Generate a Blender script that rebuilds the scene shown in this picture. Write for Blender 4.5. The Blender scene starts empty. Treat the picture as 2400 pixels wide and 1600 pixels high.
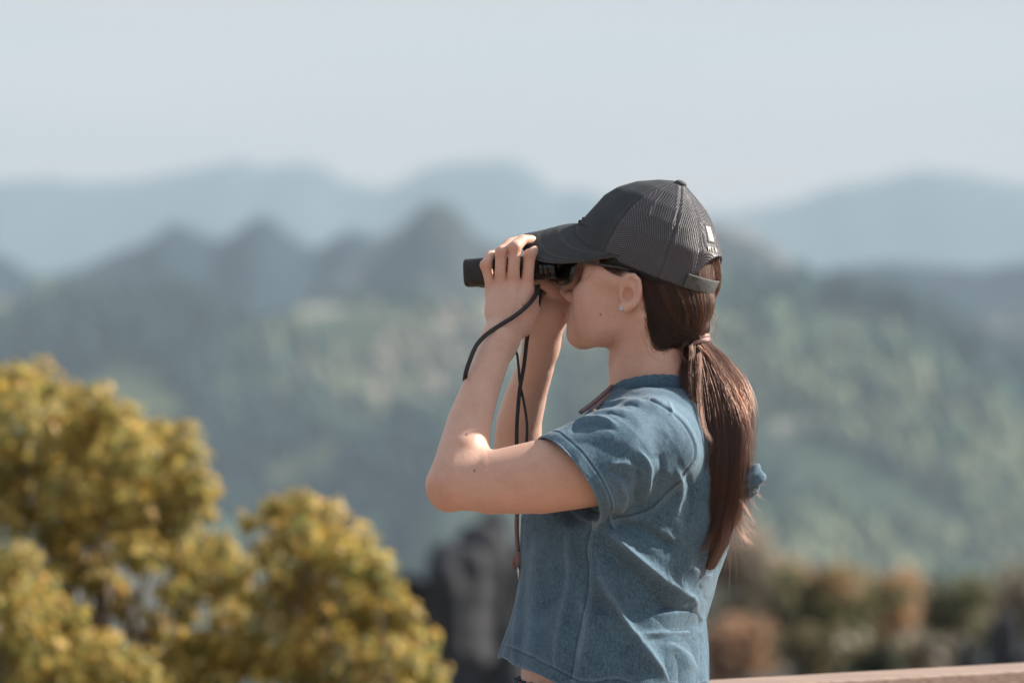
import bpy, bmesh, math, random
import numpy as np
from mathutils import Vector, Matrix
from mathutils.bvhtree import BVHTree

R = math.radians
rng = np.random.default_rng(7)
random.seed(7)
scene = bpy.context.scene
COL = scene.collection

# ------------------------------------------------------------------ camera
D = 5.6            # metres from lens to the woman
CZ = 1.386         # lens height above the deck
cam_d = bpy.data.cameras.new('camera')
cam = bpy.data.objects.new('camera', cam_d)
COL.objects.link(cam)
cam.location = (0, -D, CZ)
cam.rotation_euler = (R(90), 0, 0)
cam_d.lens = 134.4
cam_d.sensor_width = 36
cam_d.clip_start = 0.1
cam_d.clip_end = 40000
cam_d.dof.use_dof = True
cam_d.dof.focus_distance = D - 0.06
cam_d.dof.aperture_fstop = 3.3
cam_d.dof.aperture_blades = 9
scene.camera = cam

# ------------------------------------------------------------------ light
SUN_AZ = -18.5      # the sun stands to the right, swung this far towards the camera
SUN_EL = 34.0
world = bpy.data.worlds.new('World')
scene.world = world
world.use_nodes = True
wn, wl = world.node_tree.nodes, world.node_tree.links
wn.clear()
w_out = wn.new('ShaderNodeOutputWorld')
w_bg = wn.new('ShaderNodeBackground')
w_sky = wn.new('ShaderNodeTexSky')
w_sky.sky_type = 'NISHITA'
w_sky.sun_disc = False
w_sky.sun_elevation = R(SUN_EL)
w_sky.sun_rotation = R(90 + SUN_AZ)
w_sky.altitude = 600
w_sky.air_density = 1.0
w_sky.dust_density = 3.0
w_sky.ozone_density = 1.6
w_bg.inputs['Strength'].default_value = 0.062
# soft high cloud veil over the clear sky
w_tc = wn.new('ShaderNodeTexCoord')
w_map = wn.new('ShaderNodeMapping')
w_map.inputs['Scale'].default_value = (3.0, 3.0, 30.0)
w_map.inputs['Rotation'].default_value = (0.0, 0.035, 0.0)
w_noise = wn.new('ShaderNodeTexNoise')
w_noise.inputs['Scale'].default_value = 1.6
w_noise.inputs['Detail'].default_value = 3.0
w_ramp = wn.new('ShaderNodeMapRange')
w_ramp.inputs['From Min'].default_value = 0.35
w_ramp.inputs['From Max'].default_value = 0.75
w_ramp.inputs['To Min'].default_value = 0.55
w_ramp.inputs['To Max'].default_value = 0.90
w_mix = wn.new('ShaderNodeMix')
w_mix.data_type = 'RGBA'
w_mix.inputs['B'].default_value = (5.2, 5.2, 5.3, 1)
wl.new(w_tc.outputs['Generated'], w_map.inputs['Vector'])
wl.new(w_map.outputs['Vector'], w_noise.inputs['Vector'])
wl.new(w_noise.outputs['Fac'], w_ramp.inputs['Value'])
wl.new(w_ramp.outputs['Result'], w_mix.inputs['Factor'])
wl.new(w_sky.outputs['Color'], w_mix.inputs['A'])
w_sep = wn.new('ShaderNodeSeparateXYZ')
w_band = wn.new('ShaderNodeMapRange')
w_band.interpolation_type = 'SMOOTHSTEP'
w_band.inputs['From Min'].default_value = 0.02
w_band.inputs['From Max'].default_value = 0.26
w_band.inputs['To Min'].default_value = 0.92
w_band.inputs['To Max'].default_value = 0.0
w_dust = wn.new('ShaderNodeMix')
w_dust.data_type = 'RGBA'
w_dcol = wn.new('ShaderNodeMix')
w_dcol.data_type = 'RGBA'
w_dcol.inputs['A'].default_value = (3.2, 2.75, 2.5, 1)      # pale dust low over the ridges, in faint bands
w_dcol.inputs['B'].default_value = (5.9, 4.4, 3.6, 1)
wl.new(w_noise.outputs['Fac'], w_dcol.inputs['Factor'])
wl.new(w_dcol.outputs['Result'], w_dust.inputs['B'])
wl.new(w_tc.outputs['Generated'], w_sep.inputs['Vector'])
wl.new(w_sep.outputs['Z'], w_band.inputs['Value'])
wl.new(w_band.outputs['Result'], w_dust.inputs['Factor'])
wl.new(w_mix.outputs['Result'], w_dust.inputs['A'])
wl.new(w_dust.outputs['Result'], w_bg.inputs['Color'])
wl.new(w_bg.outputs['Background'], w_out.inputs['Surface'])

sun_d = bpy.data.lights.new('sun', 'SUN')
sun_d.energy = 5.0
sun_d.angle = R(0.6)
sun_d.color = (1.0, 0.91, 0.80)
sun = bpy.data.objects.new('sun', sun_d)
COL.objects.link(sun)
SUN_DIR = Vector((math.cos(R(SUN_EL)) * math.cos(R(SUN_AZ)), -math.cos(R(SUN_EL)) * math.sin(R(SUN_AZ)), math.sin(R(SUN_EL))))
sun.rotation_euler = SUN_DIR.to_track_quat('Z', 'Y').to_euler()
sun.location = (8, -4, 12)

scene.view_settings.view_transform = 'Standard'
scene.view_settings.look = 'None'
scene.view_settings.exposure = 1.15
scene.view_settings.gamma = 1.0
scene.render.engine = 'CYCLES'
scene.cycles.use_denoising = True
scene.cycles.max_bounces = 8
scene.cycles.transparent_max_bounces = 8
scene.cycles.volume_bounces = 1
scene.cycles.sample_clamp_indirect = 6

# ------------------------------------------------------------------ helpers
def P(px, py, y=0.0):
    """a point of the figure from its measured place in the picture (2400 px = 1.5 m) and its own depth"""
    s = (D + y) / D / 1600.0
    return np.array([(px - 1200) * s, y, CZ + (800 - py) * s])

def link(o, parent=None):
    COL.objects.link(o)
    if parent is not None:
        o.parent = parent
    return o

def empty(name, loc=(0, 0, 0), label=None, cat=None, group=None):
    o = bpy.data.objects.new(name, None)
    o.empty_display_size = 0.1
    link(o)
    o.location = loc
    tag(o, label, cat, group)
    return o

def tag(o, label=None, cat=None, group=None, kind=None):
    if label: o['label'] = label
    if cat: o['category'] = cat
    if group: o['group'] = group
    if kind: o['kind'] = kind
    return o

def mesh_obj(name, verts, faces, mat=None, parent=None, smooth=True, world_space=True):
    """one mesh object; verts given in world space, stored relative to the parent"""
    v = np.asarray(verts, dtype=np.float32)
    if parent is not None and world_space:
        v = v - np.array(parent_origin(parent), dtype=np.float32)
    me = bpy.data.meshes.new(name)
    if isinstance(faces, np.ndarray):
        n, c = faces.shape
        me.vertices.add(len(v)); me.vertices.foreach_set('co', v.ravel())
        me.loops.add(n * c); me.loops.foreach_set('vertex_index', faces.astype(np.int32).ravel())
        me.polygons.add(n)
        me.polygons.foreach_set('loop_start', np.arange(0, n * c, c, dtype=np.int32))
        me.update(calc_edges=True)
        me.validate()
    else:
        me.from_pydata([tuple(map(float, q)) for q in v], [], faces)
        me.update()
    if smooth:
        me.polygons.foreach_set('use_smooth', np.ones(len(me.polygons), dtype=bool))
    if mat: me.materials.append(mat)
    o = bpy.data.objects.new(name, me)
    link(o, parent)
    return o

def parent_origin(p):
    v = Vector((0, 0, 0))
    while p is not None:
        v = v + p.location
        p = p.parent
    return v

def set_color(o, cols, name='tint'):
    me = o.data
    a = me.color_attributes.new(name, 'FLOAT_COLOR', 'POINT')
    c = np.ones((len(me.vertices), 4), dtype=np.float32)
    c[:, :3] = cols
    a.data.foreach_set('color', c.ravel())

def set_float(o, vals, name):
    a = o.data.attributes.new(name, 'FLOAT', 'POINT')
    a.data.foreach_set('value', np.asarray(vals, dtype=np.float32))

def grid_faces(nu, nv, cu=False, cv=False):
    iu = np.arange(nu if cu else nu - 1); iv = np.arange(nv if cv else nv - 1)
    a, b = np.meshgrid(iu, iv, indexing='ij')
    a2, b2 = (a + 1) % nu, (b + 1) % nv
    return np.stack([a * nv + b, a2 * nv + b, a2 * nv + b2, a * nv + b2], -1).reshape(-1, 4)

def catmull(pts, n):
    """smooth curve through points, n samples"""
    p = np.asarray(pts, float)
    m = len(p)
    if m == 2:
        t = np.linspace(0, 1, n)[:, None]
        return p[0] * (1 - t) + p[1] * t
    q = np.vstack([2 * p[0] - p[1], p, 2 * p[-1] - p[-2]])
    seg = np.r_[0, np.cumsum(np.linalg.norm(np.diff(p, axis=0), axis=1))]
    s = np.linspace(0, seg[-1], n)
    i = np.clip(np.searchsorted(seg, s, 'right') - 1, 0, m - 2)
    t = ((s - seg[i]) / (seg[i + 1] - seg[i] + 1e-12))[:, None]
    a, b, c, d = q[i], q[i + 1], q[i + 2], q[i + 3]
    return 0.5 * (2 * b + (c - a) * t + (2 * a - 5 * b + 4 * c - d) * t ** 2 + (3 * b - a - 3 * c + d) * t ** 3)

def tube(pts, rad, ns=10, flat=None, fac=1.0, cap=True, closed=False):
    """swept tube (verts, faces list); flat = axis in which the section is squeezed by fac"""
    p = np.asarray(pts, float); n = len(p)
    r = np.broadcast_to(np.asarray(rad, float), (n,))
    if closed:
        t = np.roll(p, -1, 0) - np.roll(p, 1, 0)
    else:
        t = np.gradient(p, axis=0)
    t /= np.linalg.norm(t, axis=1)[:, None] + 1e-12
    ref = np.array(flat if flat is not None else (0.13, 0.97, 0.2), float)
    nrm = ref - t * (t @ ref)[:, None]
    nrm /= np.linalg.norm(nrm, axis=1)[:, None] + 1e-12
    bi = np.cross(t, nrm)
    a = np.linspace(0, 2 * np.pi, ns, endpoint=False)
    v = p[:, None] + r[:, None, None] * (np.cos(a)[None, :, None] * nrm[:, None] * fac + np.sin(a)[None, :, None] * bi[:, None])
    f = [tuple(q) for q in grid_faces(n, ns, cu=closed, cv=True)]
    if cap and not closed:
        f.append(tuple(range(ns))); f.append(tuple(range((n - 1) * ns, n * ns))[::-1])
    return v.reshape(-1, 3), f

class MB:
    """collects pieces of one mesh"""
    def __init__(s): s.v, s.f, s.n = [], [], 0
    def add(s, v, f):
        v = np.asarray(v, float)
        s.v.append(v); s.f += [tuple(int(i) + s.n for i in q) for q in f]; s.n += len(v)
        return s
    def box(s, c, size, M=None):
        k = np.array([[x, y, z] for x in (-.5, .5) for y in (-.5, .5) for z in (-.5, .5)]) * np.array(size)
        if M is not None: k = k @ np.array(M).T
        return s.add(k + np.array(c), [(0, 1, 3, 2), (4, 6, 7, 5), (0, 4, 5, 1), (2, 3, 7, 6), (0, 2, 6, 4), (1, 5, 7, 3)])
    def build(s, name, mat, parent=None, smooth=False):
        return mesh_obj(name, np.vstack(s.v), s.f, mat, parent, smooth)

def mod_bevel(o, w, seg=2):
    m = o.modifiers.new('bevel', 'BEVEL'); m.width = w; m.segments = seg; m.limit_method = 'ANGLE'; m.angle_limit = R(35)
    return o

def chain_fn(pts, flat=None, fac=1.0):
    """distance to a chain of tapered capsules, with its bounds"""
    p = [(np.asarray(c, float), r) for c, r in pts]
    lo = np.min([c - r for c, r in p], 0); hi = np.max([c + r for c, r in p], 0)
    f4 = np.float32
    def fn(X, Y, Z):
        best = None
        for (a, ra), (b, rb) in zip(p[:-1], p[1:]):
            ba = b - a; L = float(ba @ ba) + 1e-12
            dx, dy, dz = X - f4(a[0]), Y - f4(a[1]), Z - f4(a[2])
            t = np.clip((dx * f4(ba[0]) + dy * f4(ba[1]) + dz * f4(ba[2])) / f4(L), 0, 1)
            dx = dx - t * f4(ba[0]); dy = dy - t * f4(ba[1]); dz = dz - t * f4(ba[2])
            if flat is not None:
                n = np.asarray(flat, float); g = f4(1 / fac - 1)
                q = (dx * f4(n[0]) + dy * f4(n[1]) + dz * f4(n[2])) * g
                dx = dx + q * f4(n[0]); dy = dy + q * f4(n[1]); dz = dz + q * f4(n[2])
            d = np.sqrt(dx * dx + dy * dy + dz * dz) - (f4(ra) + t * f4(rb - ra))
            best = d if best is None else np.minimum(best, d)
        return best
    return fn, lo, hi

# ---- implicit surfaces: smooth unions on a grid, skinned with surface nets
class Field:
    def __init__(s, lo, hi, h):
        s.lo = np.array(lo, float); s.h = h
        s.n = np.ceil((np.array(hi) - s.lo) / h).astype(int) + 1
        s.ax = [(s.lo[i] + h * np.arange(s.n[i])).astype(np.float32) for i in range(3)]
        s.d = np.full(tuple(s.n), 0.05, dtype=np.float32)
    def sub(s, lo, hi):
        a = np.clip(np.floor((np.array(lo) - s.lo) / s.h).astype(int), 0, s.n - 1)
        b = np.clip(np.ceil((np.array(hi) - s.lo) / s.h).astype(int) + 1, 1, s.n)
        sl = tuple(slice(int(i), int(j)) for i, j in zip(a, b))
        return sl, (s.ax[0][sl[0]][:, None, None], s.ax[1][sl[1]][None, :, None], s.ax[2][sl[2]][None, None, :])
    def put(s, fn, lo, hi, k=0.01, mode='add'):
        pad = k + 3 * s.h
        sl, xyz = s.sub(np.array(lo) - pad, np.array(hi) + pad)
        if any(q.stop <= q.start for q in sl): return
        b = fn(*xyz); a = s.d[sl]
        if mode == 'cut':
            h = np.maximum(k - np.abs(a + b), 0) / k
            s.d[sl] = np.maximum(a, -b) + h * h * k * 0.25
        elif mode == 'and':
            s.d[sl] = np.maximum(a, b)
        else:
            h = np.maximum(k - np.abs(a - b), 0) / k
            s.d[sl] = np.minimum(a, b) - h * h * k * 0.25
    def chain(s, pts, k=0.01, flat=None, fac=1.0, mode='add'):
        fn, lo, hi = chain_fn(pts, flat, fac)
        s.put(fn, lo, hi, k, mode)
    def ell(s, c, rad, axes=None, k=0.01, mode='add'):
        c = np.asarray(c, float); rad = np.asarray(rad, float)
        A = np.eye(3) if axes is None else np.asarray(axes, float)
        m = float(rad.max())
        def fn(X, Y, Z):
            dx, dy, dz = X - np.float32(c[0]), Y - np.float32(c[1]), Z - np.float32(c[2])
            k0 = 0; k1 = 0
            for i in range(3):
                q = dx * np.float32(A[i][0]) + dy * np.float32(A[i][1]) + dz * np.float32(A[i][2])
                k0 = k0 + (q / np.float32(rad[i])) ** 2; k1 = k1 + (q / np.float32(rad[i] ** 2)) ** 2
            k0 = np.sqrt(k0); k1 = np.sqrt(k1) + 1e-9
            return k0 * (k0 - 1) / k1
        s.put(fn, c - m, c + m, k, mode)
    def loft(s, rows, f, l, k=0.01):
        """rows: (z, cx, cy, a, b) ellipses stacked in z; f, l the horizontal axes of a and b"""
        rows = np.array(sorted(rows)); zs = rows[:, 0]
        mx = rows[:, 3:].max()
        lo = [rows[:, 1].min() - mx, rows[:, 2].min() - mx, zs[0]]; hi = [rows[:, 1].max() + mx, rows[:, 2].max() + mx, zs[-1]]
        def fn(X, Y, Z):
            zz = Z.ravel()
            g = [np.interp(zz, zs, rows[:, i]).astype(np.float32)[None, None, :] for i in range(1, 5)]
            dx, dy = X - g[0], Y - g[1]
            pf = dx * np.float32(f[0]) + dy * np.float32(f[1]); pl = dx * np.float32(l[0]) + dy * np.float32(l[1])
            e = np.sqrt((pf / g[2]) ** 2 + (pl / g[3]) ** 2)
            d = (e - 1) * np.minimum(g[2], g[3])
            cap = np.maximum(Z - np.float32(zs[-1]), np.float32(zs[0]) - Z)
            return np.maximum(d, cap)
        s.put(fn, lo, hi, k)
    def skin(s):
        d = s.d; sg = d < 0
        c = np.zeros(tuple(s.n - 1), dtype=np.uint8)
        nx, ny, nz = s.n
        for i in (0, 1):
            for j in (0, 1):
                for k in (0, 1):
                    c += sg[i:nx - 1 + i, j:ny - 1 + j, k:nz - 1 + k]
        act = (c > 0) & (c < 8)
        I = np.argwhere(act)
        idx = np.full(act.shape, -1, dtype=np.int32)
        idx[act] = np.arange(len(I))
        corners = [(i, j, k) for i in (0, 1) for j in (0, 1) for k in (0, 1)]
        val = np.stack([d[I[:, 0] + i, I[:, 1] + j, I[:, 2] + k] for i, j, k in corners], 1)
        acc = np.zeros((len(I), 3)); cnt = np.zeros(len(I))
        for a in range(8):
            for b in range(a + 1, 8):
                ca, cb = np.array(corners[a]), np.array(corners[b])
                if np.abs(ca - cb).sum() != 1: continue
                va, vb = val[:, a], val[:, b]
                m = (va < 0) != (vb < 0)
                t = np.where(m, va / np.where(m, va - vb, 1), 0)
                acc += m[:, None] * (ca + t[:, None] * (cb - ca)); cnt += m
        V = s.lo + s.h * (I + acc / cnt[:, None])
        F = []
        for ax in range(3):
            o1, o2 = [(1, 2), (2, 0), (0, 1)][ax]
            s0 = [slice(None)] * 3; s1 = [slice(None)] * 3
            s0[ax] = slice(0, -1); s1[ax] = slice(1, None)
            e = sg[tuple(s0)] != sg[tuple(s1)]
            E = np.argwhere(e)
            E = E[(E[:, o1] > 0) & (E[:, o2] > 0) & (E[:, o1] < s.n[o1] - 1) & (E[:, o2] < s.n[o2] - 1)]
            inside = sg[E[:, 0], E[:, 1], E[:, 2]]
            q = []
            for a, b in ((-1, -1), (0, -1), (0, 0), (-1, 0)):
                T = E.copy(); T[:, o1] += a; T[:, o2] += b
                q.append(idx[T[:, 0], T[:, 1], T[:, 2]])
            q = np.stack(q, 1)
            q[~inside] = q[~inside][:, ::-1]
            F.append(q)
        F = np.vstack(F)
        return V, F[(F >= 0).all(1)]

def smooth_verts(V, F, it=2, w=0.5):
    for _ in range(it):
        acc = np.zeros_like(V); cnt = np.zeros(len(V))
        for a, b in ((0, 1), (1, 2), (2, 3), (3, 0)):
            np.add.at(acc, F[:, a], V[F[:, b]]); np.add.at(cnt, F[:, a], 1)
            np.add.at(acc, F[:, b], V[F[:, a]]); np.add.at(cnt, F[:, b], 1)
        V = V * (1 - w) + w * acc / np.maximum(cnt, 1)[:, None]
    return V

def vert_normals(V, F):
    n = np.cross(V[F[:, 2]] - V[F[:, 0]], V[F[:, 3]] - V[F[:, 1]])
    N = np.zeros_like(V)
    for i in range(4): np.add.at(N, F[:, i], n)
    return N / (np.linalg.norm(N, axis=1)[:, None] + 1e-12)

# ---- materials
class Mat:
    def __init__(s, name, rough=0.6, color=(0.5, 0.5, 0.5), **kw):
        s.m = bpy.data.materials.new(name); s.m.use_nodes = True
        s.nt = s.m.node_tree; s.n = s.nt.nodes; s.l = s.nt.links
        s.b = s.n['Principled BSDF']; s.out = s.n['Material Output']
        s.b.inputs['Base Color'].default_value = (*color, 1)
        s.b.inputs['Roughness'].default_value = rough
        for k, v in kw.items(): s.b.inputs[k.replace('_', ' ')].default_value = v
    def node(s, t, **kw):
        n = s.n.new(t)
        for k, v in kw.items():
            if hasattr(n, k) and k not in n.inputs: setattr(n, k, v)
            else: n.inputs[k].default_value = v
        return n
    def to(s, a, b): s.l.new(a, b)
    def coord(s, kind='Object', scale=(1, 1, 1), rot=(0, 0, 0)):
        c = s.node('ShaderNodeTexCoord'); m = s.node('ShaderNodeMapping')
        m.inputs['Scale'].default_value = scale; m.inputs['Rotation'].default_value = rot
        s.to(c.outputs[kind], m.inputs['Vector']); return m.outputs['Vector']
    def noise(s, vec, scale, detail=4, rough=0.55):
        n = s.node('ShaderNodeTexNoise'); n.inputs['Scale'].default_value = scale
        n.inputs['Detail'].default_value = detail; n.inputs['Roughness'].default_value = rough
        if vec is not None: s.to(vec, n.inputs['Vector'])
        return n.outputs['Fac']
    def ramp(s, fac, stops):
        r = s.node('ShaderNodeValToRGB'); e = r.color_ramp.elements
        while len(e) < len(stops): e.new(0.5)
        for q, (p, c) in zip(e, stops): q.position = p; q.color = (*c, 1) if len(c) == 3 else c
        s.to(fac, r.inputs['Fac']); return r.outputs['Color']
    def mix(s, fac, a, b, mode='MIX'):
        m = s.node('ShaderNodeMix'); m.data_type = 'RGBA'; m.blend_type = mode; m.clamp_result = False
        for v, k in ((fac, 'Factor'), (a, 'A'), (b, 'B')):
            if hasattr(v, 'is_linked') or isinstance(v, bpy.types.NodeSocket): s.to(v, m.inputs[k])
            elif k == 'Factor': m.inputs[k].default_value = v
            else: m.inputs[k].default_value = (*v, 1)
        return m.outputs['Result']
    def attr(s, name, out='Color'):
        a = s.node('ShaderNodeAttribute'); a.attribute_name = name; return a.outputs[out]
    def math(s, op, a, b=0.0):
        m = s.node('ShaderNodeMath'); m.operation = op
        for v, i in ((a, 0), (b, 1)):
            if isinstance(v, bpy.types.NodeSocket): s.to(v, m.inputs[i])
            else: m.inputs[i].default_value = v
        return m.outputs[0]
    def color(s, sock): s.to(sock, s.b.inputs['Base Color']); return s
    def rough(s, sock): s.to(sock, s.b.inputs['Roughness']); return s
    def bump(s, sock, strength=0.3, dist=0.001):
        b = s.node('ShaderNodeBump'); b.inputs['Strength'].default_value = strength; b.inputs['Distance'].default_value = dist
        s.to(sock, b.inputs['Height'])
        old = s.b.inputs['Normal']
        if old.is_linked: s.to(old.links[0].from_socket, b.inputs['Normal'])
        s.to(b.outputs['Normal'], s.b.inputs['Normal']); return s
# ================================================================== the setting
def ridge_mesh(name, dist, depth, sil, base_z, mat, nx=220, ny=60, rough=6.0, seed=1, extra=1.2, front=1.0, sharp=1.6, towers=0):
    """a hill range whose crest follows sil (px, py) when seen from the lookout"""
    r_ = np.random.default_rng(seed)
    sil = np.array(sil, float)
    s = (D + dist) / D / 1600.0
    x0, x1 = (sil[0, 0] - 1200) * s, (sil[-1, 0] - 1200) * s
    w = x1 - x0
    el, er = extra if isinstance(extra, tuple) else (extra, extra)
    nx = int(nx * (1 + .6 * (el + er)))
    xs = np.linspace(x0 - el * w, x1 + er * w, nx)
    cz = np.interp(xs, (sil[:, 0] - 1200) * s, CZ + (800 - sil[:, 1]) * s)
    beyond = np.maximum(np.maximum(x0 - xs, xs - x1), 0) / w
    cz = cz + np.clip(beyond * 6, 0, 1) * (.05 * np.sin(xs / w * 9 + seed) + .03 * np.sin(xs / w * 23 + 2 * seed)) * depth * .6
    out = np.clip((np.maximum((x0 - xs) / (el * w), (xs - x1) / (er * w)) - .55) / .45, 0, 1)
    cz = cz * (1 - out ** 2) + base_z * out ** 2 * .8
    ys = np.concatenate([np.linspace(-front, 0, int(ny * .7), endpoint=False), np.linspace(0, .8, int(ny * .3))])
    X, T = np.meshgrid(xs, ys, indexing='ij')
    prof = np.exp(-np.abs(T * 1.5) ** sharp)
    edge = np.clip((1 - np.abs(np.where(T < 0, T / front, T / .8))) * 4, 0, 1)
    Z = base_z + (cz[:, None] - base_z) * prof * (.35 + .65 * edge)
    nz_ = np.zeros_like(X)
    for o in range(5):
        f_ = (2.0 ** o) / (depth * .5)
        for _ in range(5):
            k = r_.normal(size=2) * f_ * 2.2; ph = r_.uniform(0, 6.3)
            nz_ += np.sin(X * k[0] + T * depth * k[1] + ph) / 2.0 ** o / 3
    Z = Z + nz_ * rough * np.clip(np.abs(T) * 3 + .06, 0, 1)
    if towers:
        for _ in range(towers):
            px_ = r_.uniform(sil[0, 0], sil[-1, 0]); tx = (px_ - 1200) * s; ty = -r_.uniform(.05, .75); wd = r_.uniform(.5, 1.3) * depth * .07
            q = np.sqrt((X - tx) ** 2 + ((T - ty) * depth * .8) ** 2) / wd
            Z = Z + r_.uniform(.3, 1.0) * wd * 1.5 / (1 + np.exp((q - 1) * 5)) * np.clip(-ty * 2.2, .15, 1)
    V = np.stack([X, dist + T * depth, Z], -1).reshape(-1, 3)
    o = mesh_obj(name, V, grid_faces(nx, len(ys)), mat)
    return tag(o, kind='structure')

def forest_mat(name, lo, mid, hi, scale, rock=None, rock_amt=.5, rscale=.01, steep=True):
    m = Mat(name, rough=.95)
    m.b.inputs['Specular IOR Level'].default_value = .1
    co = m.coord('Object')
    c = m.ramp(m.noise(co, scale, 6, .65), [(.32, lo), (.5, mid), (.68, hi)])
    if rock:
        rk = m.ramp(m.noise(m.coord('Object', (1, 1, .35)), rscale, 4, .6), [(rock_amt, (0, 0, 0)), (rock_amt + .07, (1, 1, 1))])
        c = m.mix(rk, c, rock)
    m.color(c)
    return m.m

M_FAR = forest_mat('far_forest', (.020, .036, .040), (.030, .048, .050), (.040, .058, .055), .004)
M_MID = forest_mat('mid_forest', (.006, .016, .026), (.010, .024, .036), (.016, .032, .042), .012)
M_KARST = forest_mat('karst_forest', (.014, .022, .026), (.024, .032, .034), (.042, .050, .046), .02, rock=(.17, .17, .18), rock_amt=.54, rscale=.016)
M_HILL = forest_mat('hill_forest', (.020, .032, .020), (.045, .060, .030), (.095, .100, .050), .05, rock=(.31, .28, .25), rock_amt=.58, rscale=.022)
M_HILL2 = forest_mat('slope_forest', (.016, .032, .026), (.030, .050, .034), (.055, .075, .045), .05, rock=(.36, .31, .27), rock_amt=.64, rscale=.016)

# ground: falls from the lookout into the valley and runs on to the horizon
gy = np.concatenate([np.linspace(-40, 120, 60), np.geomspace(130, 7500, 70)])
gx = np.concatenate([-np.geomspace(5000, 30, 40), np.linspace(-25, 25, 40), np.geomspace(30, 5000, 40)])
GX, GY = np.meshgrid(gx, gy, indexing='ij')
GZ = np.interp(GY, [-40, 1.5, 4, 12, 30, 60, 90, 200, 600, 1200, 7500], [-.25, -.25, -3.2, -4.2, -4.9, -6.5, -14, -60, -130, -190, -190])
GZ = GZ + .25 * np.sin(GX * .31 + 1) * np.sin(GY * .23) * (GY > 5) + np.clip(np.abs(GX) - 60, 0, 2000) * -.01
m = Mat('hillside_ground', rough=.95)
m.color(m.ramp(m.noise(m.coord('Object'), .6, 6, .65), [(.3, (.035, .040, .018)), (.5, (.085, .070, .035)), (.7, (.16, .11, .06))]))
m.bump(m.noise(m.coord('Object'), 8, 4), .6, .05)
ground = mesh_obj('ground', np.stack([GX, GY, GZ], -1).reshape(-1, 3), grid_faces(len(gx), len(gy)), m.m)
tag(ground, kind='structure')

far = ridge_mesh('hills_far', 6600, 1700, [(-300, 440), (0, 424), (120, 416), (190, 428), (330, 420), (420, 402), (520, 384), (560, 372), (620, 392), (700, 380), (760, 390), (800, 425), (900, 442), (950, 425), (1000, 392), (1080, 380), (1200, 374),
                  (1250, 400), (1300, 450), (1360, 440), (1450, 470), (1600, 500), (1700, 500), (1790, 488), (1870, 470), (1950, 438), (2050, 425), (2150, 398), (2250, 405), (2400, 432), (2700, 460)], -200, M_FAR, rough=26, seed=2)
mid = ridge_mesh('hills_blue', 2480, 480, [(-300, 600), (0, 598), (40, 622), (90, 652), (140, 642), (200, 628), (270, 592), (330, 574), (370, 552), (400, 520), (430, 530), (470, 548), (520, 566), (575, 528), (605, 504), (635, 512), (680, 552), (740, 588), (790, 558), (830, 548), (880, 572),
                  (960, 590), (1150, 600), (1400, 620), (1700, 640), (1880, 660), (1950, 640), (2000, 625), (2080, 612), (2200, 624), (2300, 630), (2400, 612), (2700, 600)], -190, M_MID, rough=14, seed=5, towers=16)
karst = ridge_mesh('karst_ridge', 2330, 360, [(640, 800), (740, 710), (790, 640), (850, 600), (900, 566), (935, 552), (975, 512), (1000, 480), (1055, 480), (1085, 512), (1120, 562), (1180, 580), (1260, 570), (1400, 560), (1560, 530), (1690, 520), (1750, 532), (1800, 568),
                  (1850, 602), (1920, 640), (2000, 668), (2090, 700), (2200, 760)], -180, M_KARST, rough=10, seed=8, extra=.9, sharp=1.4, towers=26, nx=320, ny=90)
hill_l = ridge_mesh('hill_wooded', 2000, 620, [(-300, 830), (0, 800), (100, 765), (200, 735), (280, 715), (380, 695), (450, 702), (520, 730), (580, 765), (640, 770), (720, 750), (800, 755), (900, 760), (1000, 765), (1100, 760), (1250, 775), (1400, 800)], -170, M_HILL, rough=9, seed=12, extra=(1.2, .3), towers=5)
hill_r = ridge_mesh('hill_slope', 1850, 620, [(1350, 860), (1450, 790), (1560, 750), (1660, 725), (1760, 715), (1880, 715), (2000, 722), (2100, 738), (2200, 780), (2300, 830), (2400, 880), (2600, 940)], -170, M_HILL2, rough=9, seed=16, extra=(.35, 1.2))

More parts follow.
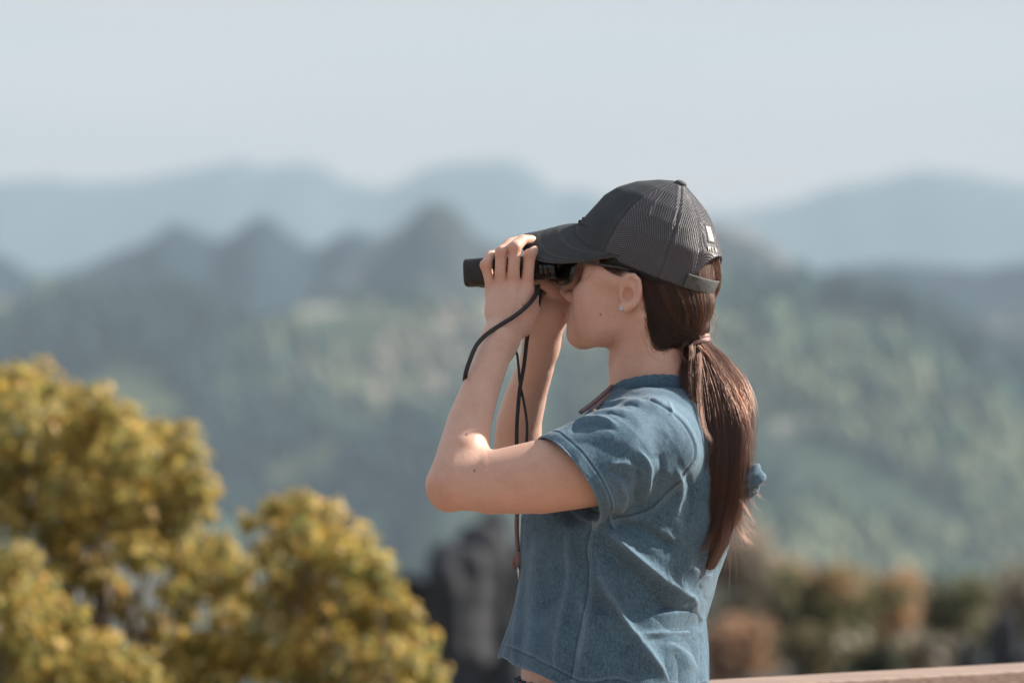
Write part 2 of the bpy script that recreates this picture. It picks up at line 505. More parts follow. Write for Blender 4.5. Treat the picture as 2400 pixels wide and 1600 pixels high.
# woods on the two nearer hills
def ico():
    bm = bmesh.new(); bmesh.ops.create_icosphere(bm, subdivisions=1, radius=1.0)
    v = np.array([q.co[:] for q in bm.verts]); f = np.array([[w.index for w in q.verts] for q in bm.faces]); bm.free()
    return v, f
IV, IF = ico()
def woods(name, hill, n, pal, size, seed, ymin, ymax, xr):
    r_ = np.random.default_rng(seed)
    V = np.array([q.co[:] for q in hill.data.vertices]); tri = BVHTree.FromPolygons([Vector(q) for q in V], [tuple(p.vertices) for p in hill.data.polygons])
    vs, fs, cs = [], [], []; k = 0
    while len(vs) < n and k < n * 4:
        k += 1
        y = r_.uniform(ymin, ymax); s_ = (D + y) / D / 1600
        x = (r_.uniform(*xr) - 1200) * s_
        h_ = tri.ray_cast(Vector((x, y, 3000)), Vector((0, 0, -1)))
        if h_[0] is None: continue
        z = h_[0].z
        clear = math.sin(x * .055 + 1.3 * math.sin(y * .02)) + math.sin(y * .031 + x * .02)
        if clear > .95: continue
        hgt = size * r_.uniform(.35, 1.0) ** 1.5 * 1.9 * (1 + .35 * math.sin(x * .021 + y * .013)); wd = hgt * r_.uniform(.34, .75)
        v = IV * (1 + r_.normal(0, .12, (len(IV), 1))); v = v * np.array([wd, wd, hgt]) * np.where(v[:, 2:3] > 0, np.array([[.75, .75, 1.1]]), 1.0)
        vs.append(v + np.array([x, y, z + hgt * .55])); fs.append(IF + len(IV) * (len(vs) - 1))
        pi_ = (math.sin(x * .017 + 2 * math.sin(y * .011)) + 1) / 2; c = np.array(pal[int(np.clip(pi_ * len(pal) + r_.normal(0, 1.4), 0, len(pal) - 1))]) * r_.uniform(.45, 2.0)
        cs.append(np.tile(c, (len(IV), 1)))
    o = mesh_obj(name, np.vstack(vs), np.vstack(fs), M_WOOD, smooth=True)
    set_color(o, np.vstack(cs))
    return tag(o, kind='stuff')
m = Mat('wood_leaves', rough=.95); m.b.inputs['Specular IOR Level'].default_value = .1
m.color(m.mix(m.noise(m.coord('Object'), .9, 4), m.attr('tint'), (.3, .3, .3), 'MULTIPLY')); m.color(m.attr('tint')); M_WOOD = m.m
GREENS = [(.008, .020, .020), (.011, .024, .024), (.014, .030, .026), (.024, .044, .034), (.040, .066, .042), (.066, .092, .056), (.110, .120, .075)]
w1 = woods('forest_on_hill', hill_l, 5600, GREENS + [(.13, .12, .08), (.22, .19, .15)], 5.0, 21, 1380, 2040, (-800, 1420)); tag(w1, 'mixed green woods covering the rounded hill behind the yellow tree', 'forest')
w2 = woods('forest_on_slope', hill_r, 5800, GREENS, 5.6, 22, 1260, 1890, (1350, 3100)); tag(w2, 'dense conifer woods covering the slope behind the ponytail', 'forest')

# air
hz = MB().box((0, 3700, 150), (11000, 7900, 900)).build('haze', None)
hm_ = bpy.data.materials.new('haze_air'); hm_.use_nodes = True
n_ = hm_.node_tree.nodes; n_.clear()
o_ = n_.new('ShaderNodeOutputMaterial'); v_ = n_.new('ShaderNodeVolumePrincipled')
v_.inputs['Color'].default_value = (.51, .665, .81, 1); v_.inputs['Density'].default_value = 1.5e-4; v_.inputs['Anisotropy'].default_value = 0.0
hm_.node_tree.links.new(v_.outputs['Volume'], o_.inputs['Volume'])
hz.data.materials.append(hm_); tag(hz, 'thin blue haze filling the valley air', 'haze', kind='stuff')

# ---- trees and shrubs
def leaf_mat(name, tr=.35):
    m = Mat(name, rough=.55); m.color(m.attr('tint'))
    t = m.node('ShaderNodeBsdfTranslucent'); m.to(m.attr('tint'), t.inputs['Color'])
    mx = m.node('ShaderNodeMixShader'); mx.inputs['Fac'].default_value = tr
    m.to(m.b.outputs['BSDF'], mx.inputs[1]); m.to(t.outputs['BSDF'], mx.inputs[2]); m.to(mx.outputs['Shader'], m.out.inputs['Surface'])
    return m.m
M_LEAF = leaf_mat('leaves', .5)
m = Mat('bark', rough=.9); m.color(m.ramp(m.noise(m.coord('Object', (6, 6, 1)), 6, 4), [(.3, (.06, .045, .035)), (.7, (.16, .12, .09))])); m.bump(m.noise(m.coord('Object', (6, 6, 1)), 20, 4), .6, .01); M_BARK = m.m
def foliage(clumps, leaf, pal_fn, dens, seed, droop=.2):
    """clumps: (centre, radius) -> leaf quads folded along the midrib, colour per leaf"""
    r_ = np.random.default_rng(seed)
    C, NRM, COLS = [], [], []
    for c, rad in clumps:
        n = int(dens * (rad / leaf) ** 2)
        d = r_.normal(size=(n, 3)); d /= np.linalg.norm(d, axis=1)[:, None]
        rr = rad * r_.uniform(.30, 1.08, n) ** .7 * (1 + .22 * np.sin(d[:, 0] * 5 + c[0] * 40) * np.sin(d[:, 2] * 6 + c[2] * 30))
        p = np.array(c) + d * rr[:, None] * np.array([1, 1, .9])
        C.append(p); NRM.append(d + r_.normal(0, .55, (n, 3)) + np.array([0, 0, .35])); COLS.append(pal_fn(r_, d, rr / rad, n))
    C = np.vstack(C); N = np.vstack(NRM); N /= np.linalg.norm(N, axis=1)[:, None]; K = np.vstack(COLS)
    n = len(C)
    a = r_.normal(size=(n, 3)); a -= N * (a * N).sum(1)[:, None]; a /= np.linalg.norm(a, axis=1)[:, None]; b = np.cross(N, a)
    L = leaf * r_.uniform(.6, 1.35, n)[:, None]; W = L * .30
    tip = C + a * L * .5 - np.array([0, 0, 1]) * L * droop; root = C - a * L * .5
    V = np.stack([root, C + b * W + N * L * .06, tip, C - b * W + N * L * .06], 1).reshape(-1, 3)
    F_ = np.arange(n * 4).reshape(n, 4)
    return V, F_, np.repeat(K, 4, 0)
def make_tree(name, label, cat, group, clumps, leaf, pal_fn, dens, seed, base_pt, trunk_r, hub=None):
    root = empty(name, tuple(base_pt), label, cat, group)
    r_ = np.random.default_rng(seed + 50)
    tb = MB(); base_pt = np.array(base_pt, float)
    cc = np.array([c for c, _ in clumps]); top_ = cc.mean(0) if hub is None else np.array(hub)
    stem = catmull([base_pt, base_pt * .6 + top_ * .4 + r_.normal(0, .04, 3), top_], 14)
    tb.add(*tube(stem, np.linspace(trunk_r, trunk_r * .45, 14), 9))
    for c, rad in clumps[:18]:
        j = int(r_.integers(6, 13)); a = stem[j]
        mid_ = (a + c) / 2 + r_.normal(0, .10 * np.linalg.norm(c - a), 3) - np.array([0, 0, .06 * np.linalg.norm(c - a)])
        tb.add(*tube(catmull([a, mid_, c], 9), np.linspace(trunk_r * .22, trunk_r * .05, 9), 6))
    tb.build('trunk', M_BARK, root, True)
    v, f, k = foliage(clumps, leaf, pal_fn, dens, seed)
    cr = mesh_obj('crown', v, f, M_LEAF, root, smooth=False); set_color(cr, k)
    return root
def P2(px, py, y): return P(px, py, y)

def pal_gold(r_, d, q, n):
    base_ = np.array([(.46, .38, .115), (.33, .34, .12), (.54, .41, .115), (.19, .21, .085), (.56, .34, .10)])
    pr = np.array([.30, .26, .20, .14, .10])
    c = base_[r_.choice(5, n, p=pr)]
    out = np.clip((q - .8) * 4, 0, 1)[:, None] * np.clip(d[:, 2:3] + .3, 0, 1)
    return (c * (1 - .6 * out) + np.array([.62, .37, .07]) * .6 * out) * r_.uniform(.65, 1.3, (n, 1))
def px_clumps(lst, y0, spread, seed):
    r_ = np.random.default_rng(seed); out = []
    for px, py, rp in lst:
        y = y0 + r_.uniform(-spread, spread); s = (D + y) / D / 1600
        out.append((P(px, py, y), rp * s * 1.08))
    return out
TA = [(20, 905, 70), (85, 895, 58), (30, 985, 85), (130, 965, 75), (215, 950, 62), (280, 985, 60), (190, 1040, 80), (90, 1070, 85), (0, 1080, 80), (300, 1060, 75), (375, 1040, 60), (430, 1020, 42), (440, 1085, 55), (380, 1120, 70), (470, 1150, 48),
      (270, 1150, 80), (160, 1160, 80), (60, 1180, 80), (-20, 1210, 80), (330, 1210, 72), (230, 1240, 62), (420, 1200, 60), (490, 1205, 22), (400, 1270, 66), (460, 1300, 60), (510, 1290, 50), (-30, 930, 70), (30, 1150, 60), (520, 1350, 55), (560, 1400, 55), (540, 1470, 60), (470, 1370, 50),
      (300, 1130, 60), (350, 1170, 60), (230, 1100, 60), (200, 1190, 60), (300, 1290, 50), (160, 1330, 55), (220, 1340, 50), (585, 1480, 55), (610, 1550, 60), (520, 1550, 70), (450, 1600, 70), (130, 1250, 50), (570, 1330, 40), (420, 1520, 45)]
TB = [(700, 1190, 50), (640, 1205, 42), (760, 1215, 50), (690, 1250, 58), (820, 1270, 58), (760, 1290, 62), (870, 1320, 52), (650, 1300, 52), (900, 1380, 45), (820, 1360, 62), (720, 1370, 62), (580, 1225, 26), (640, 1390, 55), (890, 1440, 55), (950, 1440, 42), (790, 1450, 66), (700, 1460, 60),
      (980, 1510, 48), (900, 1520, 62), (800, 1540, 66), (690, 1550, 62), (1010, 1580, 44), (940, 1600, 60), (850, 1620, 60), (750, 1630, 60)]
TC = [(40, 1310, 50), (20, 1370, 62), (90, 1370, 50), (110, 1440, 60), (30, 1460, 70), (170, 1450, 45), (180, 1520, 62), (100, 1540, 70), (20, 1560, 70), (250, 1530, 55), (270, 1590, 60), (200, 1610, 60), (320, 1560, 48), (340, 1610, 55), (0, 1620, 60), (390, 1610, 50)]
yt = 6.2
_r = np.random.default_rng(5)
for lst, poly, cnt in ((TA, [(0, 1000), (150, 960), (300, 1020), (430, 1080), (500, 1300), (560, 1400), (600, 1560), (560, 1640), (0, 1640)], 74), (TB, [(640, 1250), (720, 1210), (850, 1300), (930, 1430), (1000, 1560), (1000, 1640), (620, 1640)], 32), (TC, [(0, 1360), (100, 1400), (200, 1500), (330, 1600), (0, 1640)], 10)):
    pg = np.array(poly, float); k = 0
    while k < cnt:
        q = np.array([_r.uniform(pg[:, 0].min(), pg[:, 0].max()), _r.uniform(pg[:, 1].min(), pg[:, 1].max())])
        ins = False; j = len(pg) - 1
        for i in range(len(pg)):
            if (pg[i, 1] > q[1]) != (pg[j, 1] > q[1]) and q[0] < (pg[j, 0] - pg[i, 0]) * (q[1] - pg[i, 1]) / (pg[j, 1] - pg[i, 1]) + pg[i, 0]: ins = not ins
            j = i
        if ins and not (290 < q[0] < 400 and 1330 < q[1] < 1460):
            lst.append((q[0], q[1], _r.uniform(26, 58))); k += 1
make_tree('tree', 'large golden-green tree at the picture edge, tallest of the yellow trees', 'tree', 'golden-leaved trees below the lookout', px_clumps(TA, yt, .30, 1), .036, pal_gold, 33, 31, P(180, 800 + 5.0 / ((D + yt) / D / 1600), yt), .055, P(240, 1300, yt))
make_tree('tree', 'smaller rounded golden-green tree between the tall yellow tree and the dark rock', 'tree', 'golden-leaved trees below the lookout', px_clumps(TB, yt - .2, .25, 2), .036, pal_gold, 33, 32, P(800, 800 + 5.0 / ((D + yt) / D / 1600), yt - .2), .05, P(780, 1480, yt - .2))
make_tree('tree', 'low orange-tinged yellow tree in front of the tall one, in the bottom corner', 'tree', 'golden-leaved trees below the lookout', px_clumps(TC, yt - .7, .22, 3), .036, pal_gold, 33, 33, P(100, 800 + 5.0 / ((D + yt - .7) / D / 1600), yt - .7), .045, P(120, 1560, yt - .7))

def pal_of(cols, tip=None):
    cols = np.array(cols)
    def fn(r_, d, q, n):
        c = cols[r_.integers(len(cols), size=n)] * r_.uniform(.7, 1.3, (n, 1))
        if tip is not None:
            w = np.clip(d[:, 2:3], 0, 1) * .7; c = c * (1 - w) + np.array(tip) * w
        return c
    return fn
OL = [(.12, .115, .055), (.09, .095, .05), (.16, .14, .075), (.24, .19, .11)]; OR = [(.40, .26, .16), (.30, .22, .13), (.44, .31, .20), (.17, .15, .08)]; TN = [(.42, .33, .27), (.34, .28, .23), (.26, .23, .18), (.15, .15, .11)]; DK = [(.035, .045, .022), (.05, .055, .028)]
def ground_z(y): return float(np.interp(y, [-40, 1.5, 4, 12, 30, 60, 90], [-.25, -.25, -3.2, -4.2, -4.9, -6.5, -14]))
SH = [('bush', 'round olive bush with an orange crown below the slope', 1945, 1395, 128, 46, [(.10, .12, .045), (.075, .095, .04), (.13, .14, .06)], (.46, .26, .13)),
      ('bush', 'light orange bush directly beside the round olive bush', 2090, 1415, 92, 48, [(.50, .32, .19), (.42, .27, .16), (.54, .37, .24)], None),
      ('bush', 'wide olive-green bush between the orange bush and the dark upright rock', 2215, 1420, 100, 52, [(.12, .13, .06), (.09, .10, .05), (.17, .16, .09)], None),
      ('bush', 'pale tan dry bush behind the hanging ponytail', 1735, 1330, 112, 60, TN, None),
      ('bush', 'low rusty brown bush close behind the hem of the denim top', 1735, 1510, 104, 42, [(.42, .25, .16), (.35, .21, .13), (.30, .22, .15)], None),
      ('bush', 'small dark green bush just above the wooden rail', 2055, 1560, 62, 38, DK, None),
      ('bush', 'olive bush low above the rail under the orange bush', 1900, 1550, 92, 40, OL, None),
      ('bush', 'faded brown scrub bush above the rail near the grey rocks', 2170, 1530, 84, 42, OL + TN, None)]
SH += [('bush', 'broad dull olive bush directly behind the round olive bush', 1850, 1440, 110, 56, OL + TN, None),
       ('bush', 'greyish olive bush filling the gap behind the light orange bush', 2140, 1470, 110, 57, OL + TN, None),
       ('bush', 'dull brown bush beyond the dark upright rock at the picture edge', 2400, 1440, 95, 58, TN + OL, None),
       ('bush', 'brownish olive bush behind the low grey rock group', 2290, 1455, 95, 60, OL + TN, None),
       ('bush', 'pale brown bush between the tan dry bush and the rusty brown bush', 1760, 1420, 90, 58, TN + OL, None),
       ('bush', 'low olive bush above the rail between the dark green bush and the scrub bush', 2000, 1500, 90, 50, OL, None)]
for i, (nm, lb, px, py, rp, y, cols, tip) in enumerate(SH):
    s = (D + y) / D / 1600; r_ = np.random.default_rng(80 + i); c0 = P(px, py, y)
    cl = [(c0 + r_.normal(0, .40, 3) * rp * s * np.array([1, 1, .85]), rp * s * r_.uniform(.30, .55)) for _ in range(22)]
    make_tree(nm, lb, 'bush', 'dry bushes on the hillside', cl, .15, pal_of(cols, tip), 20, 90 + i, (c0[0], y, min(ground_z(y), c0[2] - rp * s * 1.3)), .06)

# rocks
m = Mat('limestone', rough=.9)
nn = m.noise(m.coord('Object', (1.2, 1.2, .3)), 1.6, 6, .65)
m.color(m.ramp(nn, [(.30, (.012, .015, .021)), (.50, (.024, .028, .037)), (.68, (.052, .054, .062)), (.85, (.11, .105, .11))])); m.bump(nn, .9, .15); M_ROCK = m.m
def rock(label, px, py0, wpx, y, seed, lean=.1):
    r_ = np.random.default_rng(seed); s = (D + y) / D / 1600
    top_ = P(px, py0, y); gz = ground_z(y) - .6; hgt = top_[2] - gz; w = wpx * s / 2
    F = Field((top_[0] - w * 2.2, y - w * 2, gz - .1), (top_[0] + w * 2.2, y + w * 2, top_[2] + .3), max(.07, w / 14))
    nl = 16 if wpx > 150 else 9
    for k in range(nl):
        a = (k / (nl - 1) * 2 - 1) * w * .86 + r_.normal(0, .06) * w; b = r_.uniform(-.6, .6) * w
        ht = hgt * (r_.uniform(.90, 1.0) - (.10 if wpx > 150 else .3) * (abs(a) / w) ** 3)
        rt = w * r_.uniform(.16, .30) if wpx > 150 else w * r_.uniform(.3, .45)
        F.chain([(np.array([top_[0] + a * 1.1, y + b, gz]), w * .50), (np.array([top_[0] + a, y + b, gz + ht * .6]), w * .36), (np.array([top_[0] + a + lean * w * r_.normal(0, 1), y + b, gz + ht - rt]), rt)], k=w * .08)
    V, Q = F.skin()
    nz_ = sum(np.sin(V @ (r_.normal(size=3) * f_) + r_.uniform(0, 6)) / f_ for f_ in (3, 5, 8, 12, 18)) * .35
    V = V + vert_normals(V, Q) * (nz_ * w * .5)[:, None]
    root = mesh_obj('rock', V, Q, M_ROCK, smooth=False)
    return tag(root, label, 'rock', 'limestone rocks on the hillside')
rock('wide dark craggy rock below her raised elbow, right of the small golden tree', 1110, 1190, 290, 34, 61)
rock('grey rock behind the front of the denim top, adjoining the wide dark rock', 1235, 1275, 300, 38, 62)
rock('narrow dark upright rock near the picture edge above the rail', 2345, 1375, 86, 44, 63)
rock('low grey rock group between the wide olive bush and the dark upright rock', 2270, 1475, 90, 40, 64)
rock('pale grey rock at the far end of the rail', 2410, 1500, 90, 43, 65)

# deck and railing
m = Mat('rail_wood', rough=.7)
gr = m.noise(m.coord('Object', (1.2, 30, 30)), 3.0, 5, .6)
c = m.ramp(gr, [(.25, (.15, .10, .08)), (.5, (.27, .19, .15)), (.75, (.36, .265, .215))])
c = m.mix(m.ramp(m.noise(m.coord('Object', (1, 4, 4)), 9, 4), [(.55, (0, 0, 0)), (.75, (1, 1, 1))]), c, (.24, .18, .16))
m.color(c); m.bump(gr, .4, .002); M_RAIL = m.m
m = Mat('deck_wood', rough=.8)
m.color(m.ramp(m.noise(m.coord('Object', (1, 14, 1)), 4, 4), [(.3, (.20, .135, .095)), (.7, (.30, .21, .155))])); M_DECK = m.m
deck = MB().box((.3, -3.6, -.06), (7.0, 9.6, .12)).build('deck', M_DECK); tag(deck, kind='structure')
ra = np.array([.314, .40]); rb = np.array([.846, .72]); dr = (rb - ra) / np.linalg.norm(rb - ra); ang = math.atan2(dr[1], dr[0])
RZ = .848
ro_ = ra - dr * 1.0
railing = empty('railing', (ro_[0], ro_[1], 0), 'weathered pinkish wooden rail running off behind the woman', 'railing')
railing.rotation_euler = (0, 0, 0)
MR = np.array(Matrix.Rotation(ang, 3, 'Z'))
def along(t, z, off=0.0): return np.array([ro_[0] + dr[0] * t - dr[1] * off, ro_[1] + dr[1] * t + dr[0] * off, z])
o = MB().box(along(1.3, RZ - .022, .02), (4.6, .115, .044), MR).build('top_rail', M_RAIL, railing); mod_bevel(o, .005, 3)
for zz in (.60, .36, .12):
    o = MB().box(along(1.3, zz, .02), (4.6, .035, .09), MR).build('rail_board', M_RAIL, railing); mod_bevel(o, .004, 2)
for t in (-.9, .1, 1.9, 3.5):
    o = MB().box(along(t, .403, .07), (.09, .06, .806), MR).build('post', M_RAIL, railing); mod_bevel(o, .004, 2)
# ================================================================== the woman
YAW_H, PITCH_H, YAW_B = 17.0, 12.0, 22.0
FW = np.array([-math.cos(R(YAW_H)), math.sin(R(YAW_H)), 0.0])
LW = np.array([-math.sin(R(YAW_H)), -math.cos(R(YAW_H)), 0.0])
UP = np.array([0, 0, 1.0])
HF = math.cos(R(PITCH_H)) * FW + math.sin(R(PITCH_H)) * UP
HU = -math.sin(R(PITCH_H)) * FW + math.cos(R(PITCH_H)) * UP
HL = LW
HAX = np.array([HF, HL, HU])
HO = P(1503, 690, 0.0)
BF = np.array([-math.cos(R(YAW_B)), math.sin(R(YAW_B)), 0.0])
BL = np.array([-math.sin(R(YAW_B)), -math.cos(R(YAW_B)), 0.0])
def H(f, l, u): return HO + f * HF + l * HL + u * HU

person = empty('person', (0.2, 0.0, 0.0),
               'woman in black cap and blue denim top looking through binoculars, brown ponytail down her back', 'person')

# ---- skin
m = Mat('skin', rough=0.43)
nz = m.noise(m.coord('Object'), 60, 3)
nf = m.noise(m.coord('Object'), 700, 2)
nm = m.noise(m.coord('Object'), 26, 4, .65); nk = m.noise(m.coord('Object'), 330, 3, .7)
c = m.mix(m.math('MULTIPLY', nz, 0.7), m.attr('tint'), (0.90, 0.76, 0.70), 'MULTIPLY')
c = m.mix(m.math('MULTIPLY', m.ramp(nm, [(.40, (0, 0, 0)), (.68, (1, 1, 1))]), .30), c, (.78, .60, .54), 'MULTIPLY')
c = m.mix(m.math('MULTIPLY', m.ramp(nk, [(.50, (0, 0, 0)), (.74, (1, 1, 1))]), .28), c, (.72, .58, .52), 'MULTIPLY')
m.color(c)
m.b.inputs['Subsurface Weight'].default_value = 0.2
m.b.inputs['Subsurface Radius'].default_value = (1.0, 0.35, 0.2)
m.b.inputs['Subsurface Scale'].default_value = 0.004
m.b.inputs['Specular IOR Level'].default_value = 0.35
m.bump(nf, 0.3, 0.0008)
m.bump(m.noise(m.coord('Object'), 160, 3), 0.25, 0.0015)
M_SKIN = m.m

def build_body():
    F = Field((-0.14, -0.30, 0.80), (0.36, 0.28, 1.66), 0.002)
    hx = HAX
    # cranium, face
    F.ell(H(0.0, 0, .044), (.096, .073, .085), hx)
    F.ell(H(.042, 0, -.012), (.056, .060, .072), hx, k=.02)
    for s in (1, -1):
        F.chain([(H(.004, s * .057, .0), .014), (H(.008, s * .050, -.040), .016), (H(.040, s * .036, -.066), .016), (H(.074, s * .010, -.077), .0155)], k=.022)
        F.ell(H(.062, s * .037, -.012), (.026, .022, .022), hx, k=.02)
        F.ell(H(.040, s * .034, -.040), (.040, .024, .036), hx, k=.022)
        F.chain([(H(.060, s * .045, .022), .016), (H(.020, s * .058, .018), .014)], k=.02)
        F.ell(H(.090, s * .030, .046), (.014, .024, .010), hx, k=.016)
    F.ell(H(.077, 0, -.050), (.024, .026, .026), hx, k=.018)
    F.ell(H(.079, 0, -.078), (.0165, .019, .0145), hx, k=.014)
    F.chain([(H(.092, 0, .030), .008), (H(.105, 0, .002), .0075), (H(.1145, 0, -.019), .0088)], k=.012)
    for s in (1, -1):
        F.ell(H(.1035, s * .0105, -.024), (.0095, .0065, .0075), hx, k=.006)
        F.ell(H(.090, s * .032, .012), (.012, .017, .013), hx, k=.012, mode='cut')
        F.ell(H(.0745, s * .032, .012), (.0125, .0125, .0125), hx, k=.004)
        # lips
        F.chain([(H(.088, s * .024, -.0525), .0022), (H(.0985, s * .011, -.0485), .0046), (H(.1025, 0, -.0475), .0046)], k=.005)
        F.chain([(H(.087, s * .023, -.0535), .002), (H(.0965, s * .011, -.0575), .0052), (H(.0995, 0, -.0585), .0056)], k=.005)
    F.chain([(H(.092, -.022, -.0525), .0010), (H(.1045, 0, -.0528), .0012), (H(.092, .022, -.0525), .0010)], k=.003, mode='cut')
    # neck and shoulders
    F.chain([(H(-.018, 0, -.010), .056), (P(1528, 800, -.004), .0505), (P(1532, 870, -.008), .0535), (P(1545, 960, -.012), .058)], k=.02)
    F.chain([(P(1448, 850, -.004), .010), (P(1452, 905, -.006), .012)], k=.03)
    # sternomastoid under the ear
    F.chain([(H(-.020, .058, -.030), .014), (P(1478, 835, -.040), .012), (P(1455, 915, -.022), .010)], k=.022)
    F.chain([(P(1550, 965, -.02), .042), (P(1525, 1040, -.138), .050)], k=.03)
    F.chain([(P(1560, 965, .02), .042), (P(1590, 1040, .140), .050)], k=.03)
    rows = []
    for py, cx, a, b in ((945, 1555, .05, .07), (975, 1555, .065, .11), (1010, 1545, .090, .14), (1100, 1505, .105, .150), (1250, 1470, .112, .138),
                         (1400, 1440, .112, .135), (1500, 1432, .118, .140), (1560, 1428, .126, .146), (1640, 1436, .132, .155), (1735, 1440, .137, .16)):
        p = P(cx, py, 0); rows.append((p[2], p[0], p[1], a, b))
    F.loft(rows, BF, BL, k=.03)
    # near arm
    F.chain([(P(1525, 1058, -.142), .055), (P(1400, 1095, -.172), .0545), (P(1267, 1117, -.190), .0525), (P(1149, 1131, -.192), .0445), (P(1075, 1129, -.190), .037)], k=.02)
    F.chain([(P(1060, 1133, -.188), .0335), (P(1085, 1060, -.168), .0362), (P(1100, 989, -.140), .0318), (P(1117, 938, -.118), .0288), (P(1137, 883, -.094), .0262),
             (P(1156, 835, -.070), .0252), (P(1172, 800, -.052), .0250)], k=.018)
    F.chain([(P(1030, 1140, -.190), .014), (P(1029, 1158, -.190), .012), (P(1042, 1170, -.190), .013)], k=.018)       # elbow tip
    F.chain([(P(1166, 808, -.050), .0250), (P(1184, 768, -.034), .0285), (P(1192, 735, -.026), .030)], k=.015, flat=(0, 1, 0), fac=.68)
    # near hand: back of the hand, four fingers over the barrel
    MC = [((1157, 730, -.022), (1154, 682, -.008), .0108), ((1176, 730, -.026), (1174, 676, -.016), .0113), ((1200, 730, -.028), (1203, 672, -.0195), .0117), ((1225, 732, -.024), (1234, 676, -.015), .0113)]
    for a, b, r in MC:
        F.chain([(P(*a), r + .002), (P(*b), r)], k=.012)
    for a, b in (((1180, 740, -.0455), (1174, 684, -.0255)), ((1198, 740, -.0475), (1203, 680, -.0300)), ((1214, 742, -.045), (1234, 684, -.0250))):
        F.chain([(P(*a), .0022), (P(*b), .0030)], k=.008)
    F.chain([(P(1224, 765, -.020), .016), (P(1240, 725, -.006), .0160), (P(1241, 698, .006), .0120)], k=.012)
    FN = [[((1154, 682, -.008), .0096), ((1146, 650, -.010), .0079), ((1139, 622, -.010), .0081), ((1149, 598, .008), .0070), ((1168, 594, .024), .0060)],
          [((1174, 676, -.016), .0102), ((1173, 635, -.020), .0085), ((1175, 592, -.018), .0088), ((1195, 570, .002), .0077), ((1222, 562, .019), .0067)],
          [((1203, 672, -.0195), .0105), ((1204, 628, -.025), .0088), ((1207, 580, -.021), .0091), ((1225, 562, .002), .0079), ((1247, 562, .021), .0068)],
          [((1234, 676, -.015), .0102), ((1238, 636, -.0195), .0086), ((1241, 599, -.018), .0089), ((1254, 588, .004), .0077), ((1268, 594, .022), .0066)]]
    for fg in FN:
        pts = [(P(*c), r) for c, r in fg]
        F.chain(pts, k=.0012)
        F.ell(pts[2][0] + np.array([0, -.0012, .001]), (.0085, .0088, .0080), k=.005)
        F.ell(pts[0][0] + np.array([0, -.0040, .001]), (.0080, .0066, .0085), k=.008)
    # near thumb under the barrel
    F.chain([(P(1243, 696, .006), .0115), (P(1232, 690, .026), .0100), (P(1208, 690, .040), .0088)], k=.006)
    # far arm
    F.chain([(P(1590, 1050, .150), .053), (P(1440, 1085, .200), .053), (P(1290, 1125, .215), .046), (P(1222, 1128, .212), .038)], k=.02)
    F.chain([(P(1205, 1128, .208), .034), (P(1212, 1060, .190), .0365), (P(1217, 985, .160), .0342), (P(1236, 915, .130), .0305), (P(1256, 860, .104), .0270), (P(1268, 810, .085), .0252)], k=.018)
    F.chain([(P(1268, 812, .085), .0250), (P(1275, 770, .072), .0285), (P(1284, 735, .066), .029)], k=.015, flat=(0, 1, 0), fac=.72)
    # far hand: palm, thenar, thumb reaching under the eyepiece, fingers round the far barrel
    for a, b, r in (((1262, 735, .074), (1238, 672, .098), .0125), ((1276, 732, .078), (1262, 664, .106), .0125), ((1292, 730, .078), (1284, 660, .106), .0125), ((1304, 732, .072), (1306, 664, .098), .012)):
        F.chain([(P(*a), r + .002), (P(*b), r)], k=.014)
    F.chain([(P(1292, 765, .066), .0155), (P(1312, 728, .070), .0165), (P(1322, 704, .074), .0140), (P(1288, 671, .052), .0098), (P(1262, 656, .042), .0085)], k=.006)
    for i, (x, z) in enumerate(((1240, 0), (1264, -6), (1286, -8), (1306, -2))):
        F.chain([(P(x, 668 + z, .100), .0100), (P(x, 612 + z, .112), .0092), (P(x + 4, 588 + z, .096), .0080), (P(x + 6, 586 + z, .078), .0070)], k=.0045)
    # near ear
    EAR_Y = -.0735
    def E(px, py, o): return P(px, py, EAR_Y - o)
    F.ell(E(1478, 680, .004), (.0175, .0062, .025), [np.array([.93, -.33, .12]) / np.linalg.norm([.93, -.33, .12]), np.array([.33, .94, 0]), np.array([-.12, 0, .99])], k=.008)
    F.chain([(E(1461, 690, .004), .0036), (E(1466, 662, .006), .0034), (E(1473, 649, .008), .0038), (E(1485, 646, .0105), .0042), (E(1496, 657, .013), .0042), (E(1499, 677, .0145), .0040),
             (E(1494, 699, .0125), .0040), (E(1482, 716, .0095), .0048), (E(1466, 724, .007), .0058), (E(1458, 719, .005), .0052)], k=.004)
    F.chain([(E(1476, 664, .0072), .0026), (E(1486, 676, .0095), .0030), (E(1484, 698, .0090), .0032), (E(1470, 709, .008), .0032)], k=.004)
    F.chain([(E(1459, 690, .005), .0042), (E(1458, 700, .005), .0040)], k=.005)
    F.ell(E(1471, 690, .0120), (.0082, .0110, .0112), k=.0025, mode='cut')
    F.chain([(E(1479, 655, .0135), .0032), (E(1489, 664, .0155), .0035), (E(1491, 684, .0165), .0035), (E(1486, 702, .0140), .0030)], k=.002, mode='cut')
    F.ell(E(1478, 660, .0145), (.0040, .0040, .0040), k=.003, mode='cut')
    V, Q = F.skin()
    V = smooth_verts(V, Q, 1, .4)
    return V, Q

V_BODY, Q_BODY = build_body()
body = mesh_obj('body', V_BODY, Q_BODY, M_SKIN, person)
